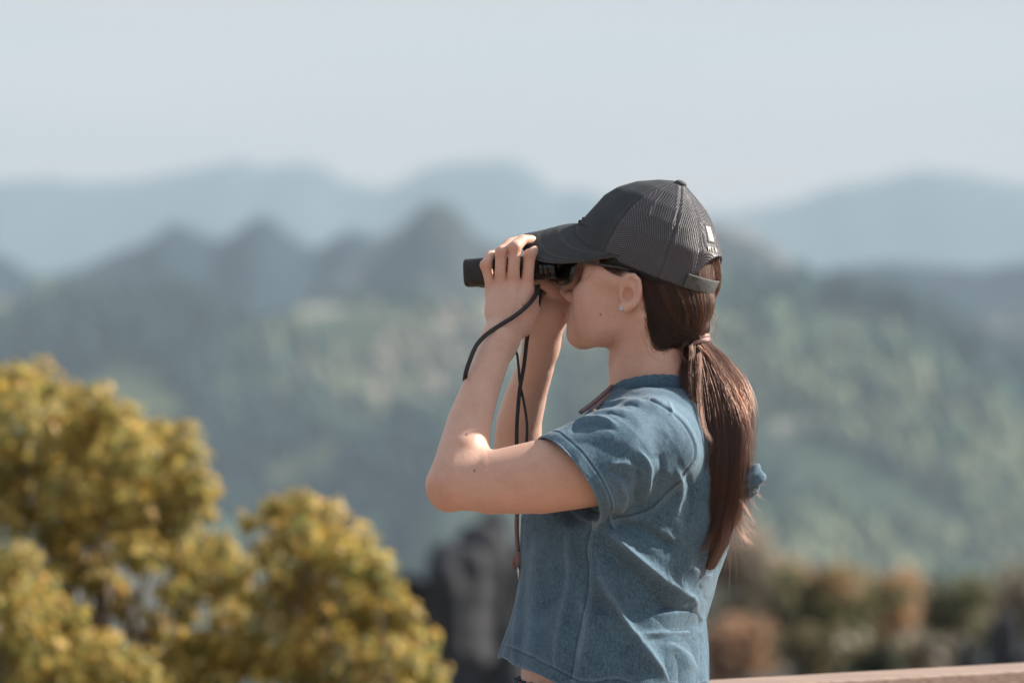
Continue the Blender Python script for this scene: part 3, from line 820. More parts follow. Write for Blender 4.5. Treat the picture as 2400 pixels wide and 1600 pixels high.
# skin colouring: lips, redder knuckles, elbows and ear, a few moles
base = np.array([.66, .45, .365])
cols = np.tile(base, (len(V_BODY), 1))
hloc = (V_BODY - HO) @ HAX.T
def blend(cen, rad, col, amt):
    d = np.linalg.norm((V_BODY - cen) / np.asarray(rad), axis=1)
    w = (amt * np.clip(1.25 - d, 0, 1))[:, None]
    cols[:] = cols * (1 - w) + np.array(col) * w
lipd = np.sqrt(((hloc[:, 0] - .098) / .016) ** 2 + (hloc[:, 1] / .026) ** 2 + ((hloc[:, 2] + .053) / .0105) ** 2)
w = np.clip((1.15 - lipd) * 5, 0, 1)[:, None] * .85
cols = cols * (1 - w) + np.array([.53, .29, .275]) * w
for q in ((1152, 672, -.016), (1173, 660, -.024), (1204, 654, -.028), (1237, 660, -.024), (1139, 626, -.018), (1175, 595, -.026), (1207, 584, -.026), (1241, 594, -.024)):
    blend(P(*q), (.013,) * 3, (.62, .34, .255), .5)
blend(P(1030, 1150, -.19), (.04,) * 3, (.60, .34, .255), .5)
blend(P(1478, 685, -.075), (.026,) * 3, (.64, .36, .27), .55)
blend(P(1400, 715, -.05), (.030,) * 3, (.64, .385, .30), .4)
# hair roots darken the scalp along the hairline
hd = (hloc[:, 0] + .010) / .034, (hloc[:, 2] - .046) / .020
rootw = np.clip(1.1 - np.sqrt(hd[0] ** 2 + hd[1] ** 2), 0, 1) * (np.abs(hloc[:, 1]) > .05) * (np.abs(hloc[:, 1]) < .0745)
rootw = np.maximum(rootw, np.clip((-.046 - hloc[:, 0]) / .015, 0, 1) * np.clip((hloc[:, 2] + .055) / .015, 0, 1))
rootw = np.clip(rootw * 2.2, 0, .9)[:, None]
cols = cols * (1 - rootw) + np.array([.05, .03, .025]) * rootw
for q in ((1093, 1017, -.175), (1112, 1102, -.222), (1227, 715, -.045), (1408, 737, -.055)):
    d = np.linalg.norm((V_BODY[:, [0, 2]] - P(*q)[[0, 2]]), axis=1)
    w = (np.clip(1.6 - d / .0016, 0, 1) * (V_BODY[:, 1] < q[2] + .03))[:, None] * .75
    cols = cols * (1 - w) + np.array([.10, .05, .04]) * w
set_color(body, cols)
# ------------------------------------------------------------------ denim top
m = Mat('denim', rough=0.85)
uv = m.coord('Object')
weave = m.node('ShaderNodeTexWave', wave_type='BANDS', bands_direction='Z'); weave.inputs['Scale'].default_value = 420; weave.inputs['Distortion'].default_value = 3.0; weave.inputs['Detail'].default_value = 2; m.to(uv, weave.inputs['Vector'])
slub = m.noise(m.coord('Object', (1, 1, .25)), 520, 3, .7)
blot = m.noise(uv, 18, 4, .6)
fleck = m.noise(uv, 290, 3, .75)
c = m.ramp(blot, [(.30, (.028, .064, .092)), (.52, (.046, .095, .131)), (.72, (.072, .132, .170))])
c = m.mix(m.math('MULTIPLY', m.ramp(fleck, [(.44, (0, 0, 0)), (.62, (1, 1, 1))]), .50), c, (.105, .195, .285))
c = m.mix(m.math('MULTIPLY', m.ramp(slub, [(.45, (0, 0, 0)), (.66, (1, 1, 1))]), .42), c, (.13, .225, .32))
c = m.mix(m.attr('worn_sunlit', 'Fac'), c, (.24, .36, .47))  # wear along seams and edges, plus sunlight painted on shoulder and sleeve
c = m.mix(m.attr('dark', 'Fac'), c, (.016, .040, .068))
m.color(c)
m.b.inputs['Sheen Weight'].default_value = 0.12
m.b.inputs['Specular IOR Level'].default_value = 0.2
m.bump(weave.outputs['Fac'], .12, .0006)
m.bump(slub, .25, .0008)
m.bump(m.noise(uv, 55, 3), .35, .003)
M_DENIM = m.m

CUFF_TOP, CUFF_BOT = P(1267, 1028, -.195), P(1398, 1222, -.195)
_t = CUFF_BOT - CUFF_TOP
_n = np.cross(_t, np.array([-.42, 1.0, 0.0])); _n /= np.linalg.norm(_n)
CUFF_N = _n if _n[0] < 0 else -_n        # points out of the sleeve

def torso_rows(shrink=0.0):
    out = []
    for py, xf, xb, b in ((898, 1448, 1636, .066), (912, 1420, 1672, .096), (950, 1388, 1712, .140), (1000, 1335, 1738, .168), (1060, 1280, 1746, .176), (1140, 1238, 1742, .178),
                          (1210, 1220, 1732, .178), (1300, 1217, 1706, .177), (1350, 1217, 1688, .177), (1400, 1208, 1676, .178), (1457, 1192, 1660, .182), (1517, 1172, 1664, .188), (1600, 1152, 1664, .194), (1720, 1130, 1670, .20)):
        S = (xb - xf) / 3200.0; b2 = b - shrink
        a = math.sqrt(max(S * S - (b * BL[0]) ** 2, 4e-4)) / abs(BF[0]) - shrink
        p = P((xf + xb) / 2, py, 0); out.append((p[2], p[0], p[1], a, b2))
    return out

def build_shirt_full():
    F = Field((-.07, -.29, .815), (.40, .25, 1.35), .0017)
    F.loft(torso_rows(), BF, BL, k=.02)
    F.chain([(P(1550, 985, -.035), .044), (P(1525, 1020, -.135), .054)], k=.035)
    F.chain([(P(1560, 982, .030), .046), (P(1590, 1030, .135), .054)], k=.035)
    F.chain([(P(1588, 1050, .142), .066), (P(1460, 1075, .195), .070), (P(1400, 1100, .208), .068)], k=.02)
    # hollow hem
    Fi = [(z, cx, cy, a, b) for z, cx, cy, a, b in torso_rows(.0048)]
    zs = np.array(sorted(Fi))
    h0, h1 = P(1165, 1532, 0), P(1335, 1592, 0)
    sl = (h1[2] - h0[2]) / (h1[0] - h0[0])
    def hollow(X, Y, Z):
        zz = Z.ravel()
        g = [np.interp(zz, zs[:, 0], zs[:, i]).astype(np.float32)[None, None, :] for i in range(1, 5)]
        dx, dy = X - g[0], Y - g[1]
        e = np.sqrt(((dx * BF[0] + dy * BF[1]).astype(np.float32) / g[2]) ** 2 + ((dx * BL[0] + dy * BL[1]).astype(np.float32) / g[3]) ** 2)
        return np.maximum((e - 1) * np.minimum(g[2], g[3]), Z - np.float32(P(0, 1420)[2]))
    lo = np.array([-.1, -.3, .7]); hi = np.array([.5, .3, P(0, 1400)[2]])
    F.put(hollow, lo, hi, .001, 'cut')
    # the hem falls lower towards the back
    def below(X, Y, Z):
        x = X - np.float32(h0[0])
        zl = np.float32(h0[2]) + np.float32(sl) * np.minimum(x, .12) + np.float32(sl * .35) * np.maximum(x - .12, 0) + .004 * np.sin(X * 55 + Y * 38)
        return (Z - zl) + 0 * Y
    F.put(below, lo, hi, .001, 'cut')
    # neck hole
    nfn, a, b = chain_fn([(P(1530, 840, -.008), .066), (P(1533, 925, -.010), .066)])
    F.put(nfn, a, b, .004, 'cut')
    # near sleeve
    cfn, lo, hi = chain_fn([(P(1532, 1046, -.138), .068), (P(1440, 1074, -.168), .0725), (P(1330, 1126, -.190), .0735), (P(1220, 1200, -.200), .0735)])
    ifn, _, _ = chain_fn([(P(1440, 1080, -.170), .056), (P(1330, 1126, -.190), .0698), (P(1220, 1200, -.200), .0708)])
    n = CUFF_N.astype(np.float32); c0 = CUFF_TOP.astype(np.float32)
    def sleeve(X, Y, Z):
        d = cfn(X, Y, Z)
        d = np.maximum(d, (X - c0[0]) * n[0] + (Y - c0[1]) * n[1] + (Z - c0[2]) * n[2])
        return np.maximum(d, -ifn(X, Y, Z))
    F.put(sleeve, lo, hi, .018)
    # keep the sleeve's mouth clear of the filled armpit
    efn, lo, hi = chain_fn([(P(1372, 1108, -.187), .060), (P(1330, 1126, -.190), .0695), (P(1220, 1200, -.200), .072)])
    F.put(lambda X, Y, Z: np.maximum(efn(X, Y, Z), (Y + np.float32(.118))), lo, hi, .002, 'cut')
    return F.skin()

def poly_dist(X, Zc, pl, n=28):
    """distance (px units) of points to a smoothed polyline, with position along it 0..1"""
    c = catmull(np.array(pl, float), n)
    full = np.full(len(X), 1e9); fs = np.zeros(len(X))
    sel = np.flatnonzero((X > c[:, 0].min() - 60) & (X < c[:, 0].max() + 60) & (Zc > c[:, 1].min() - 60) & (Zc < c[:, 1].max() + 60))
    X, Zc = X[sel], Zc[sel]
    best = np.full(len(X), 1e9); s = np.zeros(len(X)); side = np.ones(len(X))
    for i in range(n - 1):
        a, b = c[i], c[i + 1]; ba = b - a; L = ba @ ba + 1e-9
        t = np.clip(((X - a[0]) * ba[0] + (Zc - a[1]) * ba[1]) / L, 0, 1)
        d = np.hypot(X - a[0] - t * ba[0], Zc - a[1] - t * ba[1])
        m_ = d < best
        side[m_] = np.sign((X - a[0]) * ba[1] - (Zc - a[1]) * ba[0])[m_]
        best[m_] = d[m_]; s[m_] = (i + t[m_]) / (n - 1)
    full[sel] = best * np.where(side < 0, -1, 1); fs[sel] = s
    return full, fs

def to_px(V):
    s = (D + V[:, 1]) / D / 1600.0
    return V[:, 0] / s + 1200, 800 - (V[:, 2] - CZ) / s

# folds pulled by the raised arm: (path, width px, height m)
FOLDS = [
    # from the armpit across the side and back
    ([(1405, 1228), (1450, 1265), (1500, 1310), (1560, 1360), (1625, 1400)], 20, .0125),
    ([(1425, 1222), (1490, 1232), (1545, 1255), (1600, 1290)], 20, -.0095),
    ([(1440, 1300), (1500, 1365), (1560, 1420), (1640, 1470)], 34, -.0115),
    ([(1398, 1300), (1410, 1360), (1445, 1420), (1480, 1475), (1520, 1530), (1575, 1600)], 17, .0115),
    ([(1385, 1380), (1415, 1440), (1440, 1500), (1480, 1580)], 17, -.0095),
    ([(1490, 1484), (1560, 1480), (1645, 1478)], 8, .0032),
    ([(1500, 1500), (1570, 1496), (1640, 1496)], 9, -.0026),
    ([(1565, 1500), (1610, 1530), (1640, 1570)], 14, .0040),
    ([(1600, 1395), (1628, 1398), (1640, 1430), (1655, 1462)], 11, .0022),
    ([(1640, 1370), (1655, 1400), (1668, 1410)], 12, -.0022),
    ([(1625, 1330), (1650, 1345), (1675, 1350)], 12, .0018),
    ([(1540, 1240), (1565, 1250), (1585, 1270)], 12, .0050),
    # front, hanging straight
    ([(1330, 1240), (1345, 1300), (1372, 1330)], 16, -.0060),
    ([(1322, 1215), (1330, 1300), (1328, 1370), (1312, 1450), (1300, 1520), (1296, 1580)], 11, .0055),
    ([(1285, 1400), (1275, 1480), (1268, 1575)], 16, -.0040),
    ([(1250, 1250), (1245, 1400), (1235, 1560)], 20, .0035),
    ([(1222, 1340), (1214, 1430), (1210, 1500), (1206, 1560)], 9, .0060),
    ([(1205, 1420), (1190, 1500), (1180, 1540)], 10, -.0055),
    ([(1350, 1400), (1365, 1430), (1368, 1480), (1352, 1560)], 14, .0045),
    # shoulder and sleeve
    ([(1318, 994), (1355, 980), (1407, 977), (1445, 990)], 8, .0045),
    ([(1330, 1005), (1380, 992), (1440, 1002)], 8, -.0035),
    ([(1365, 964), (1424, 954), (1478, 962)], 7, .0042),
    ([(1380, 972), (1425, 964), (1470, 974)], 6, -.0030),
    ([(1407, 947), (1462, 934), (1512, 936)], 8, .0040),
    ([(1420, 955), (1470, 944), (1500, 948)], 6, -.0026),
    ([(1505, 1060), (1524, 1100), (1518, 1165)], 9, .0060),
    ([(1490, 1080), (1500, 1125), (1492, 1180)], 11, -.0055),
    ([(1550, 1060), (1553, 1110), (1540, 1150)], 14, -.0040),
    ([(1430, 1088), (1465, 1084), (1500, 1100)], 8, .0035),
    ([(1418, 1105), (1450, 1110), (1480, 1130)], 9, -.0030),
    ([(1455, 1130), (1470, 1170), (1450, 1210)], 10, .0040),
    ([(1395, 1105), (1420, 1150), (1432, 1195)], 7, .0022),
    ([(1590, 1100), (1600, 1150), (1585, 1210)], 12, .0050),
    ([(1615, 1110), (1622, 1180), (1610, 1240)], 10, -.0040),
    ([(1570, 940), (1580, 970)], 6, .0030),
    ([(1330, 1030), (1400, 1040), (1470, 1060)], 24, -.0030),
]
SEAMS = [
    ([(1524, 932), (1589, 974), (1624, 1025), (1632, 1067), (1613, 1101), (1562, 1160), (1520, 1194), (1441, 1220)], 3.0, -.0014),
    ([(1387, 1226), (1374, 1290), (1379, 1330), (1376, 1380), (1366, 1440), (1352, 1510), (1338, 1590)], 2.8, -.0014),
]
def build_top():
    V, Q = build_shirt_full()
    V = smooth_verts(V, Q, 2, .5)
    N = vert_normals(V, Q)
    X, Y = to_px(V)
    near = np.clip(-N[:, 1] * 3.0 + .35, 0, 1) * (V[:, 1] < .06)
    disp = np.zeros(len(V)); worn_sunlit = np.zeros(len(V)); dark = np.zeros(len(V))
    outer = np.ones(len(V))
    for pl, w, h in FOLDS:
        d, s = poly_dist(X, Y, pl)
        e = np.clip(np.minimum(s, 1 - s) * 5 + .25, 0, 1)
        ww = w * np.where(d > 0, .80, 1.35) * (.75 + .5 * np.sin(s * 5 + w) ** 2)
        q = np.abs(d) / ww
        g = np.exp(-(np.sqrt(q * q + .10) - .316) * 1.25 - .45 * q * q) * e
        disp += h * g
        if h > 0: worn_sunlit += .20 * np.exp(-(d / (w * .5)) ** 2) * e
    for pl, w, h in SEAMS:
        d, s = poly_dist(X, Y, pl)
        disp += h * np.exp(-(d / w) ** 2) + .0009 * np.exp(-((d - 6) / 4.5) ** 2)
        worn_sunlit += .32 * np.exp(-((d - 4.5) / 2.2) ** 2) + .18 * np.exp(-((d - 11) / 2.0) ** 2)
        dark += .6 * np.exp(-(d / 2.2) ** 2)
    # fine crumple
    r2 = np.random.default_rng(3)
    for _ in range(26):
        k = r2.normal(size=3) * np.array([60, 40, 45]); ph = r2.uniform(0, 6.3)
        disp += .00042 * (1 - 2 * np.abs(np.sin(V @ k * .5 + ph + .8 * np.sin(V @ k[::-1] * .4)))) * (.4 + .6 * np.sin(V @ (k[::-1] * .25) + ph) ** 2)
    worn_sunlit += .42 * np.exp(-((X - 1545) / 70) ** 2 - ((Y - 985) / 60) ** 2) + .16 * np.exp(-((X - 1450) / 60) ** 2 - ((Y - 1140) / 60) ** 2)  # sunlight on shoulder and sleeve, painted in as paler denim
    worn_sunlit *= near; dark *= near
    # fluted hem
    hz = np.clip((Y - 1400) / 200, 0, 1)
    disp2 = hz * .0026 * np.sin(np.arctan2((V[:, 0] - .16), V[:, 1]) * 11 + 1.0)
    # cuff band and hem band: a stitched line, wear on the very edge
    dc = -((V - CUFF_TOP) @ CUFF_N)
    slv = (V[:, 1] < -.10) & (X < 1470) & (X > 1240) & (Y < 1240) & (Y > 1000)
    cg = np.exp(-((dc - .019) / .0016) ** 2) * slv
    disp -= .0012 * cg; dark += .55 * cg * near; worn_sunlit += .35 * np.exp(-((dc - .0225) / .0014) ** 2) * slv + .35 * np.exp(-(dc / .003) ** 2) * slv
    h0, h1 = P(1165, 1532, 0), P(1335, 1592, 0); sl = (h1[2] - h0[2]) / (h1[0] - h0[0])
    x = V[:, 0] - h0[0]
    zl = h0[2] + sl * np.minimum(x, .12) + sl * .35 * np.maximum(x - .12, 0) + .004 * np.sin(V[:, 0] * 55 + V[:, 1] * 38)
    dh = V[:, 2] - zl
    hg = np.exp(-((dh - .022) / .0016) ** 2)
    disp -= .0012 * hg; dark += .5 * hg; worn_sunlit += .25 * np.exp(-((dh - .0255) / .0014) ** 2) + .35 * np.exp(-(dh / .003) ** 2)
    disp = disp * np.where(V[:, 1] < .06, near, .3) + disp2
    V2 = V + N * disp[:, None]
    return V2, Q, np.clip(worn_sunlit, 0, .8), np.clip(dark, 0, .8)

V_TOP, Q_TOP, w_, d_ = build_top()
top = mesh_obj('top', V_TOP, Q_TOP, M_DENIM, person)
set_float(top, w_, 'worn_sunlit'); set_float(top, d_, 'dark')

# collar: a soft stand gathered by the drawstring
nco = 160
t_ = np.linspace(0, 2 * np.pi, nco, endpoint=False)
crows = []
for py, ax, ay, o_ in ((902, .0555, .0575, 0), (888, .0562, .0590, 1), (879, .0572, .0605, 1), (876, .0588, .0622, 1), (879, .0606, .0640, 1), (887, .0625, .0668, 1), (895, .0645, .0705, .8), (901, .0665, .0735, .5), (903, .0668, .0740, .2), (910, .0690, .0775, .2), (922, .072, .083, 0)):
    wob = 1 + o_ * (.005 * np.sin(t_ * 19 + 2 * np.sin(t_ * 3)) + .004 * np.sin(t_ * 37 + 3 * np.sin(t_ * 5)) + .006 * np.sin(t_ * 7 + 2))
    c = P(1530, py, -.008)
    crows.append(np.stack([c[0] + ax * np.cos(t_) * wob, c[1] + ay * np.sin(t_) * wob, c[2] - .0105 * np.cos(t_) ** 2 - .003 * np.cos(t_) * -1 + o_ * .0004 * np.sin(t_ * 23 + 2 * np.sin(t_ * 4))], 1))
cv = np.vstack(crows)
collar = mesh_obj('collar', cv, grid_faces(len(crows), nco, cv=True), M_DENIM, person)
cw = np.repeat([0, 0, .1, .12, .1, 0, 0, 0, 0, .1, 0], nco); cd = np.repeat([.3, .3, .2, .15, .2, .25, .3, .6, .6, .2, .2], nco)
set_float(collar, cw, 'worn_sunlit'); set_float(collar, cd, 'dark')

# drawstrings at the neck and hanging at the chest, with knot and metal aglet
m = Mat('mauve_cord', rough=.8, color=(.19, .13, .13)); m.bump(m.noise(m.coord('Object', (1, 1, .3)), 900), .4, .0008); M_CORD = m.m
M_METAL = Mat('metal', rough=.3, color=(.7, .7, .72), Metallic=1.0).m
ds = MB()
for pts in ([(1434, 906, -.030), (1412, 925, -.060), (1385, 948, -.085), (1360, 966, -.100)], [(1434, 914, -.026), (1424, 930, -.06), (1405, 945, -.085), (1388, 966, -.105)]):
    ds.add(*tube(catmull([P(*q) for q in pts], 20), .0034, 8))
neck_cord = ds.build('drawstring', M_CORD, person, True)
ds = MB()
ds.add(*tube(catmull([P(1212, 1190, -.030), P(1211, 1240, -.034), P(1214, 1290, -.036), P(1216, 1300, -.036)], 20), .0032, 8))
ds.add(*tube(catmull([P(1216, 1292, -.040), P(1217, 1306, -.041), P(1215, 1326, -.040)], 10), [.004, .0058, .006, .0056, .006, .006, .0058, .0055, .005, .003], 10))
ds.add(*tube(catmull([P(1213, 1296, -.038), P(1206, 1312, -.038), P(1203, 1326, -.038), P(1208, 1328, -.038)], 12), .0042, 8))
chest_cord = ds.build('drawstring', M_CORD, person, True)
tv, tf = tube([P(1215, 1324, -.040), P(1217, 1356, -.040)], .0020, 8)
mesh_obj('cord_tip', tv, tf, M_METAL, chest_cord)

# gathered tie at the back
def build_bow():
    F = Field((.30, -.16, 1.10), (.42, .02, 1.26), .002)
    F.chain([(P(1705, 1120, -.085), .022), (P(1742, 1116, -.09), .024), (P(1762, 1116, -.092), .019)], k=.01, flat=(0, 1, 0), fac=.8)
    F.chain([(P(1730, 1040, -.07), .016), (P(1740, 1060, -.075), .014), (P(1732, 1090, -.08), .014)], k=.01)
    F.chain([(P(1725, 1150, -.08), .016), (P(1752, 1150, -.085), .013)], k=.01)
    V, Q = F.skin(); N = vert_normals(V, Q); X, Y = to_px(V)
    u = (X - 1740) * .55 + (Y - 1110) * .95
    V = V + N * (.0020 * np.sin(u / 4.2 + 1.2 * np.sin(Y / 13)) + .0010 * np.sin(u / 9 + X / 7))[:, None]
    return V, Q
bv, bq = build_bow()
bow = mesh_obj('back_tie', bv, bq, M_DENIM, person)
set_float(bow, .1 * np.ones(len(bv)), 'worn_sunlit'); set_float(bow, np.zeros(len(bv)), 'dark')

# patterned shorts, legs and shoes below the frame
m = Mat('patterned_cotton', rough=.85)
vo = m.node('ShaderNodeTexVoronoi'); vo.inputs['Scale'].default_value = 130; m.to(m.coord('Object'), vo.inputs['Vector'])
m.color(m.ramp(m.noise(m.coord('Object'), 90, 2), [(.35, (.03, .045, .08)), (.5, (.06, .10, .15)), (.62, (.25, .10, .08)), (.75, (.30, .27, .26))]))
m.bump(m.noise(m.coord('Object'), 400), .3, .001)
M_SHORTS = m.m
def build_shorts():
    F = Field((-.06, -.24, .42), (.36, .24, .93), .004)
    rows = []
    for py, xc, a, b in ((1590, 1428, .136, .158), (1602, 1428, .134, .156), (1625, 1436, .142, .165), (1740, 1446, .150, .180), (1850, 1450, .150, .185)):
        p = P(xc, py, 0); rows.append((p[2], p[0], p[1], a, b))
    F.loft(rows, BF, BL, k=.01)
    for s in (1, -1):
        a = P(1450, 1820, 0) + BL * .088 * s; b = P(1440, 2160, 0) + BL * .105 * s
        F.chain([(a, .098), (b, .092)], k=.03)
    V, Q = F.skin(); N = vert_normals(V, Q)
    V = V + N * (.003 * np.sin(np.arctan2(V[:, 1], V[:, 0] - .15) * 34) * np.clip((V[:, 2] - .86) / .03, 0, 1))[:, None]
    return V, Q
sv, sq = build_shorts()
shorts = mesh_obj('shorts', sv, sq, M_SHORTS, person)
M_SHOE = Mat('shoe_canvas', rough=.7, color=(.5, .5, .5)).m
for s in (1, -1):
    hip = P(1442, 2100, 0) + BL * .105 * s
    foot = np.array([hip[0], hip[1], .07])
    F = Field(np.minimum(hip, foot) - .13, np.maximum(hip, foot) + .13, .005)
    F.chain([(hip, .078), (hip * .5 + foot * .5 + BF * .0 + UP * .03, .052), (hip * .35 + foot * .65 - BF * .012, .055), (foot - BF * .01, .036)], k=.02)
    v, q = F.skin(); leg = mesh_obj('leg', v, q, M_SKIN, person); set_color(leg, np.tile(base, (len(v), 1)))
    F = Field(foot - np.array([.25, .2, .08]), foot + np.array([.2, .25, .08]), .004)
    F.chain([(foot + np.array([0, 0, -.035]) - BF * .045, .034), (foot + np.array([0, 0, -.02]), .038), (foot + np.array([0, 0, -.034]) + BF * .07, .036), (foot + np.array([0, 0, -.040]) + BF * .13, .028)], k=.02)
    F.put(lambda X, Y, Z: (np.float32(.001) - Z) + 0 * X + 0 * Y, F.lo, F.lo + F.h * F.n, .002, 'and')
    v, q = F.skin(); mesh_obj('shoe', v, q, M_SHOE, person)
# ------------------------------------------------------------------ hair
m = Mat('hair_mass', rough=.5)
st = m.noise(m.coord('Object', (260, 60, 14)), 3.0, 3)
m.color(m.ramp(st, [(.3, (.010, .006, .005)), (.7, (.040, .020, .013))]))
m.bump(st, .5, .002)
M_HAIRMASS = m.m
hm = bpy.data.materials.new('hair_strands'); hm.use_nodes = True
nt = hm.node_tree; nt.nodes.clear()
ho = nt.nodes.new('ShaderNodeOutputMaterial'); hb = nt.nodes.new('ShaderNodeBsdfHairPrincipled')
hb.parametrization = 'COLOR'
hb.inputs['Color'].default_value = (.145, .062, .035, 1)
hb.inputs['Roughness'].default_value = .30
hb.inputs['Radial Roughness'].default_value = .45
hb.inputs['Coat'].default_value = .0
hb.inputs['Random Roughness'].default_value = .3
hi_ = nt.nodes.new('ShaderNodeHairInfo'); hr = nt.nodes.new('ShaderNodeValToRGB')
hr.color_ramp.elements[0].color = (.0022, .0016, .0016, 1); hr.color_ramp.elements[1].color = (.050, .0180, .0105, 1)
ha = nt.nodes.new('ShaderNodeAttribute'); ha.attribute_name = 'tone'
hx = nt.nodes.new('ShaderNodeMath'); hx.operation = 'MULTIPLY_ADD'; hx.inputs[1].default_value = .22
nt.links.new(hi_.outputs['Random'], hx.inputs[0]); nt.links.new(ha.outputs['Fac'], hx.inputs[2])
nt.links.new(hx.outputs[0], hr.inputs['Fac']); nt.links.new(hr.outputs['Color'], hb.inputs['Color'])
nt.links.new(hb.outputs['BSDF'], ho.inputs['Surface'])
M_HAIR = hm

TIE = P(1631, 794, -.026)
def build_hairmass():
    F = Field((.06, -.13, 1.02), (.40, .13, 1.58), .0025)
    F.chain([(H(-.034, 0, .034), .068), (H(-.050, 0, .002), .061), (TIE * .5 + H(-.06, 0, -.01) * .5, .034), (TIE + np.array([0, 0, .006]), .010), (TIE, .009)], k=.01)
    for s in (1, -1):
        F.chain([(H(-.050, s * .050, .022), .017), (H(-.058, s * .045, -.008), .016), (TIE * .5 + H(-.04, s * .05, -.02) * .5, .020), (TIE, .007)], k=.012)
        F.chain([(H(-.056, s * .040, -.030), .013), (H(-.060, s * .033, -.050), .015), (TIE + np.array([-.018, 0, -.001]), .009)], k=.012)
    # the tail's core
    pts = [((1632, 800), .011, -.027), ((1640, 835), .015, -.038), ((1662, 900), .024, -.058), ((1684, 980), .030, -.078), ((1694, 1080), .031, -.090), ((1690, 1180), .028, -.090), ((1680, 1260), .020, -.085), ((1664, 1320), .010, -.080)]
    F.chain([(P(*c, y), r) for c, r, y in pts], k=.01, flat=(0, 1, 0), fac=.55)
    return F.skin()
hv, hq = build_hairmass()
hair = mesh_obj('hair', hv, hq, M_HAIRMASS, person)
HAIR_BVH = BVHTree.FromPolygons([Vector(q) for q in hv], [tuple(int(i) for i in f) for f in hq])
BODY_BVH = BVHTree.FromPolygons([Vector(q) for q in V_BODY], [tuple(int(i) for i in f) for f in Q_BODY])
def front_y(x, z):
    """depth at which the head of hair or the skin is met, coming from the lens side"""
    out = None
    for b in (HAIR_BVH, BODY_BVH):
        h_ = b.ray_cast(Vector((x, -1, z)), Vector((0, 1, 0)))
        if h_[0] is not None and (out is None or h_[0].y < out): out = h_[0].y
    return out

strands = []      # (points n x 3, root radius, tip radius)
TONE = [0.3]
tones = []
def add_strand(s_):
    if s_[0] is not None: strands.append(s_); tones.append(TONE[0])
def px2(px, py, y): return P(px, py, y)
g = np.random.default_rng(11)
# -- tail: clumps run from the tie down the back, fanning and curling at the ends
L_EDGE = np.array([(800, 1614), (840, 1613), (880, 1613), (950, 1622), (1037, 1634), (1116, 1636), (1195, 1634), (1240, 1634), (1280, 1630), (1330, 1640)])
R_EDGE = np.array([(800, 1650), (815, 1668), (840, 1694), (870, 1716), (906, 1736), (950, 1746), (1037, 1745), (1116, 1744), (1175, 1740), (1234, 1738), (1290, 1728), (1330, 1690)])
def tail_path(u, v, yend, n=18, curl=0.0, wav=0.0, ph=0.0, du=0.0):
    """u lateral -1..1, v depth -1..1"""
    t = np.linspace(0, 1, n)
    py = 794 + (yend - 794) * t
    l = np.interp(py, L_EDGE[:, 0], L_EDGE[:, 1]); r_ = np.interp(py, R_EDGE[:, 0], R_EDGE[:, 1])
    px = (l + r_) / 2 + np.clip(u + du * np.sin(t * 2.4), -1.12, 1.12) * (r_ - l) / 2
    px = px + curl * np.clip((t - .78) / .22, 0, 1) ** 2 * 60 + wav * np.sin(t * 7 + ph) * 12 * t + 7 * np.sin(t * 8.5 + 3.5 + u) * np.clip(t * 2, 0, 1)
    py = py - abs(curl) * np.clip((t - .9) / .1, 0, 1) * 8
    dep = np.interp(py, [794, 835, 900, 980, 1080, 1180, 1300], [-.027, -.038, -.058, -.078, -.090, -.090, -.080])
    w = np.interp(py, [794, 835, 900, 980, 1100, 1200, 1300], [.010, .014, .020, .024, .025, .022, .014])
    y = dep + v * w
    s = (D + y) / D / 1600
    return np.stack([(px - 1200) * s, y, CZ + (800 - py) * s], 1)
for c in range(430):
    u = np.clip(g.normal(-.08, .62), -1.02, 1.02); v = np.sign(g.uniform(-1, 1)) * np.sqrt(max(.08, 1 - u * u)) * g.uniform(.55, 1.0)
    if g.random() < .62: v = -abs(v)
    long_ = g.random()
    yend = 1190 + 140 * long_ - 60 * max(0, u)
    curl = g.uniform(-1.1, .15) if u < .45 else g.uniform(-.4, .9)
    if u < .2 and long_ > .55: curl = g.uniform(-1.5, -.5)
    TONE[0] = float(np.clip(g.uniform(.0, .88) ** 2.4 + (.06 if v < 0 else -.1), 0, .65))
    base_c = tail_path(u, v, yend, 18, curl, g.uniform(-2.0, 2.0), g.uniform(0, 6), g.normal(0, .34))
    nst = int(g.integers(18, 48)); spread = g.uniform(.0010, .0058)
    t = np.linspace(0, 1, 18)[:, None]
    for k in range(nst):
        off = g.normal(size=3) * spread * np.array([1, .7, .3])
        shape = np.clip(np.sin(np.pi * np.clip(t * .9 + .08, 0, 1)) + .15, 0, 1)
        wv = g.normal(size=3) * .0034
        q = base_c + off * shape + wv * np.sin(t * g.uniform(3, 9) + g.uniform(0, 6)) * t
        cut = g.uniform(.70, 1.0)
        idx = np.linspace(0, 17 * cut, 18)
        q = np.stack([np.interp(idx, np.arange(18), q[:, j]) for j in range(3)], 1)
        add_strand((q, .00013, .00003))
TONE[0] = .32
for k in range(130):
    c0 = tail_path(np.clip(g.normal(0, .55), -1, 1), -1.12, g.uniform(1120, 1310), 18, g.uniform(-1, .4), g.uniform(-2.2, 2.2), g.uniform(0, 6), g.normal(0, .5))
    TONE[0] = g.uniform(.35, .75); st_ = int(g.integers(0, 8))
    add_strand((c0[st_:], .00013, .00003))
TONE[0] = .32
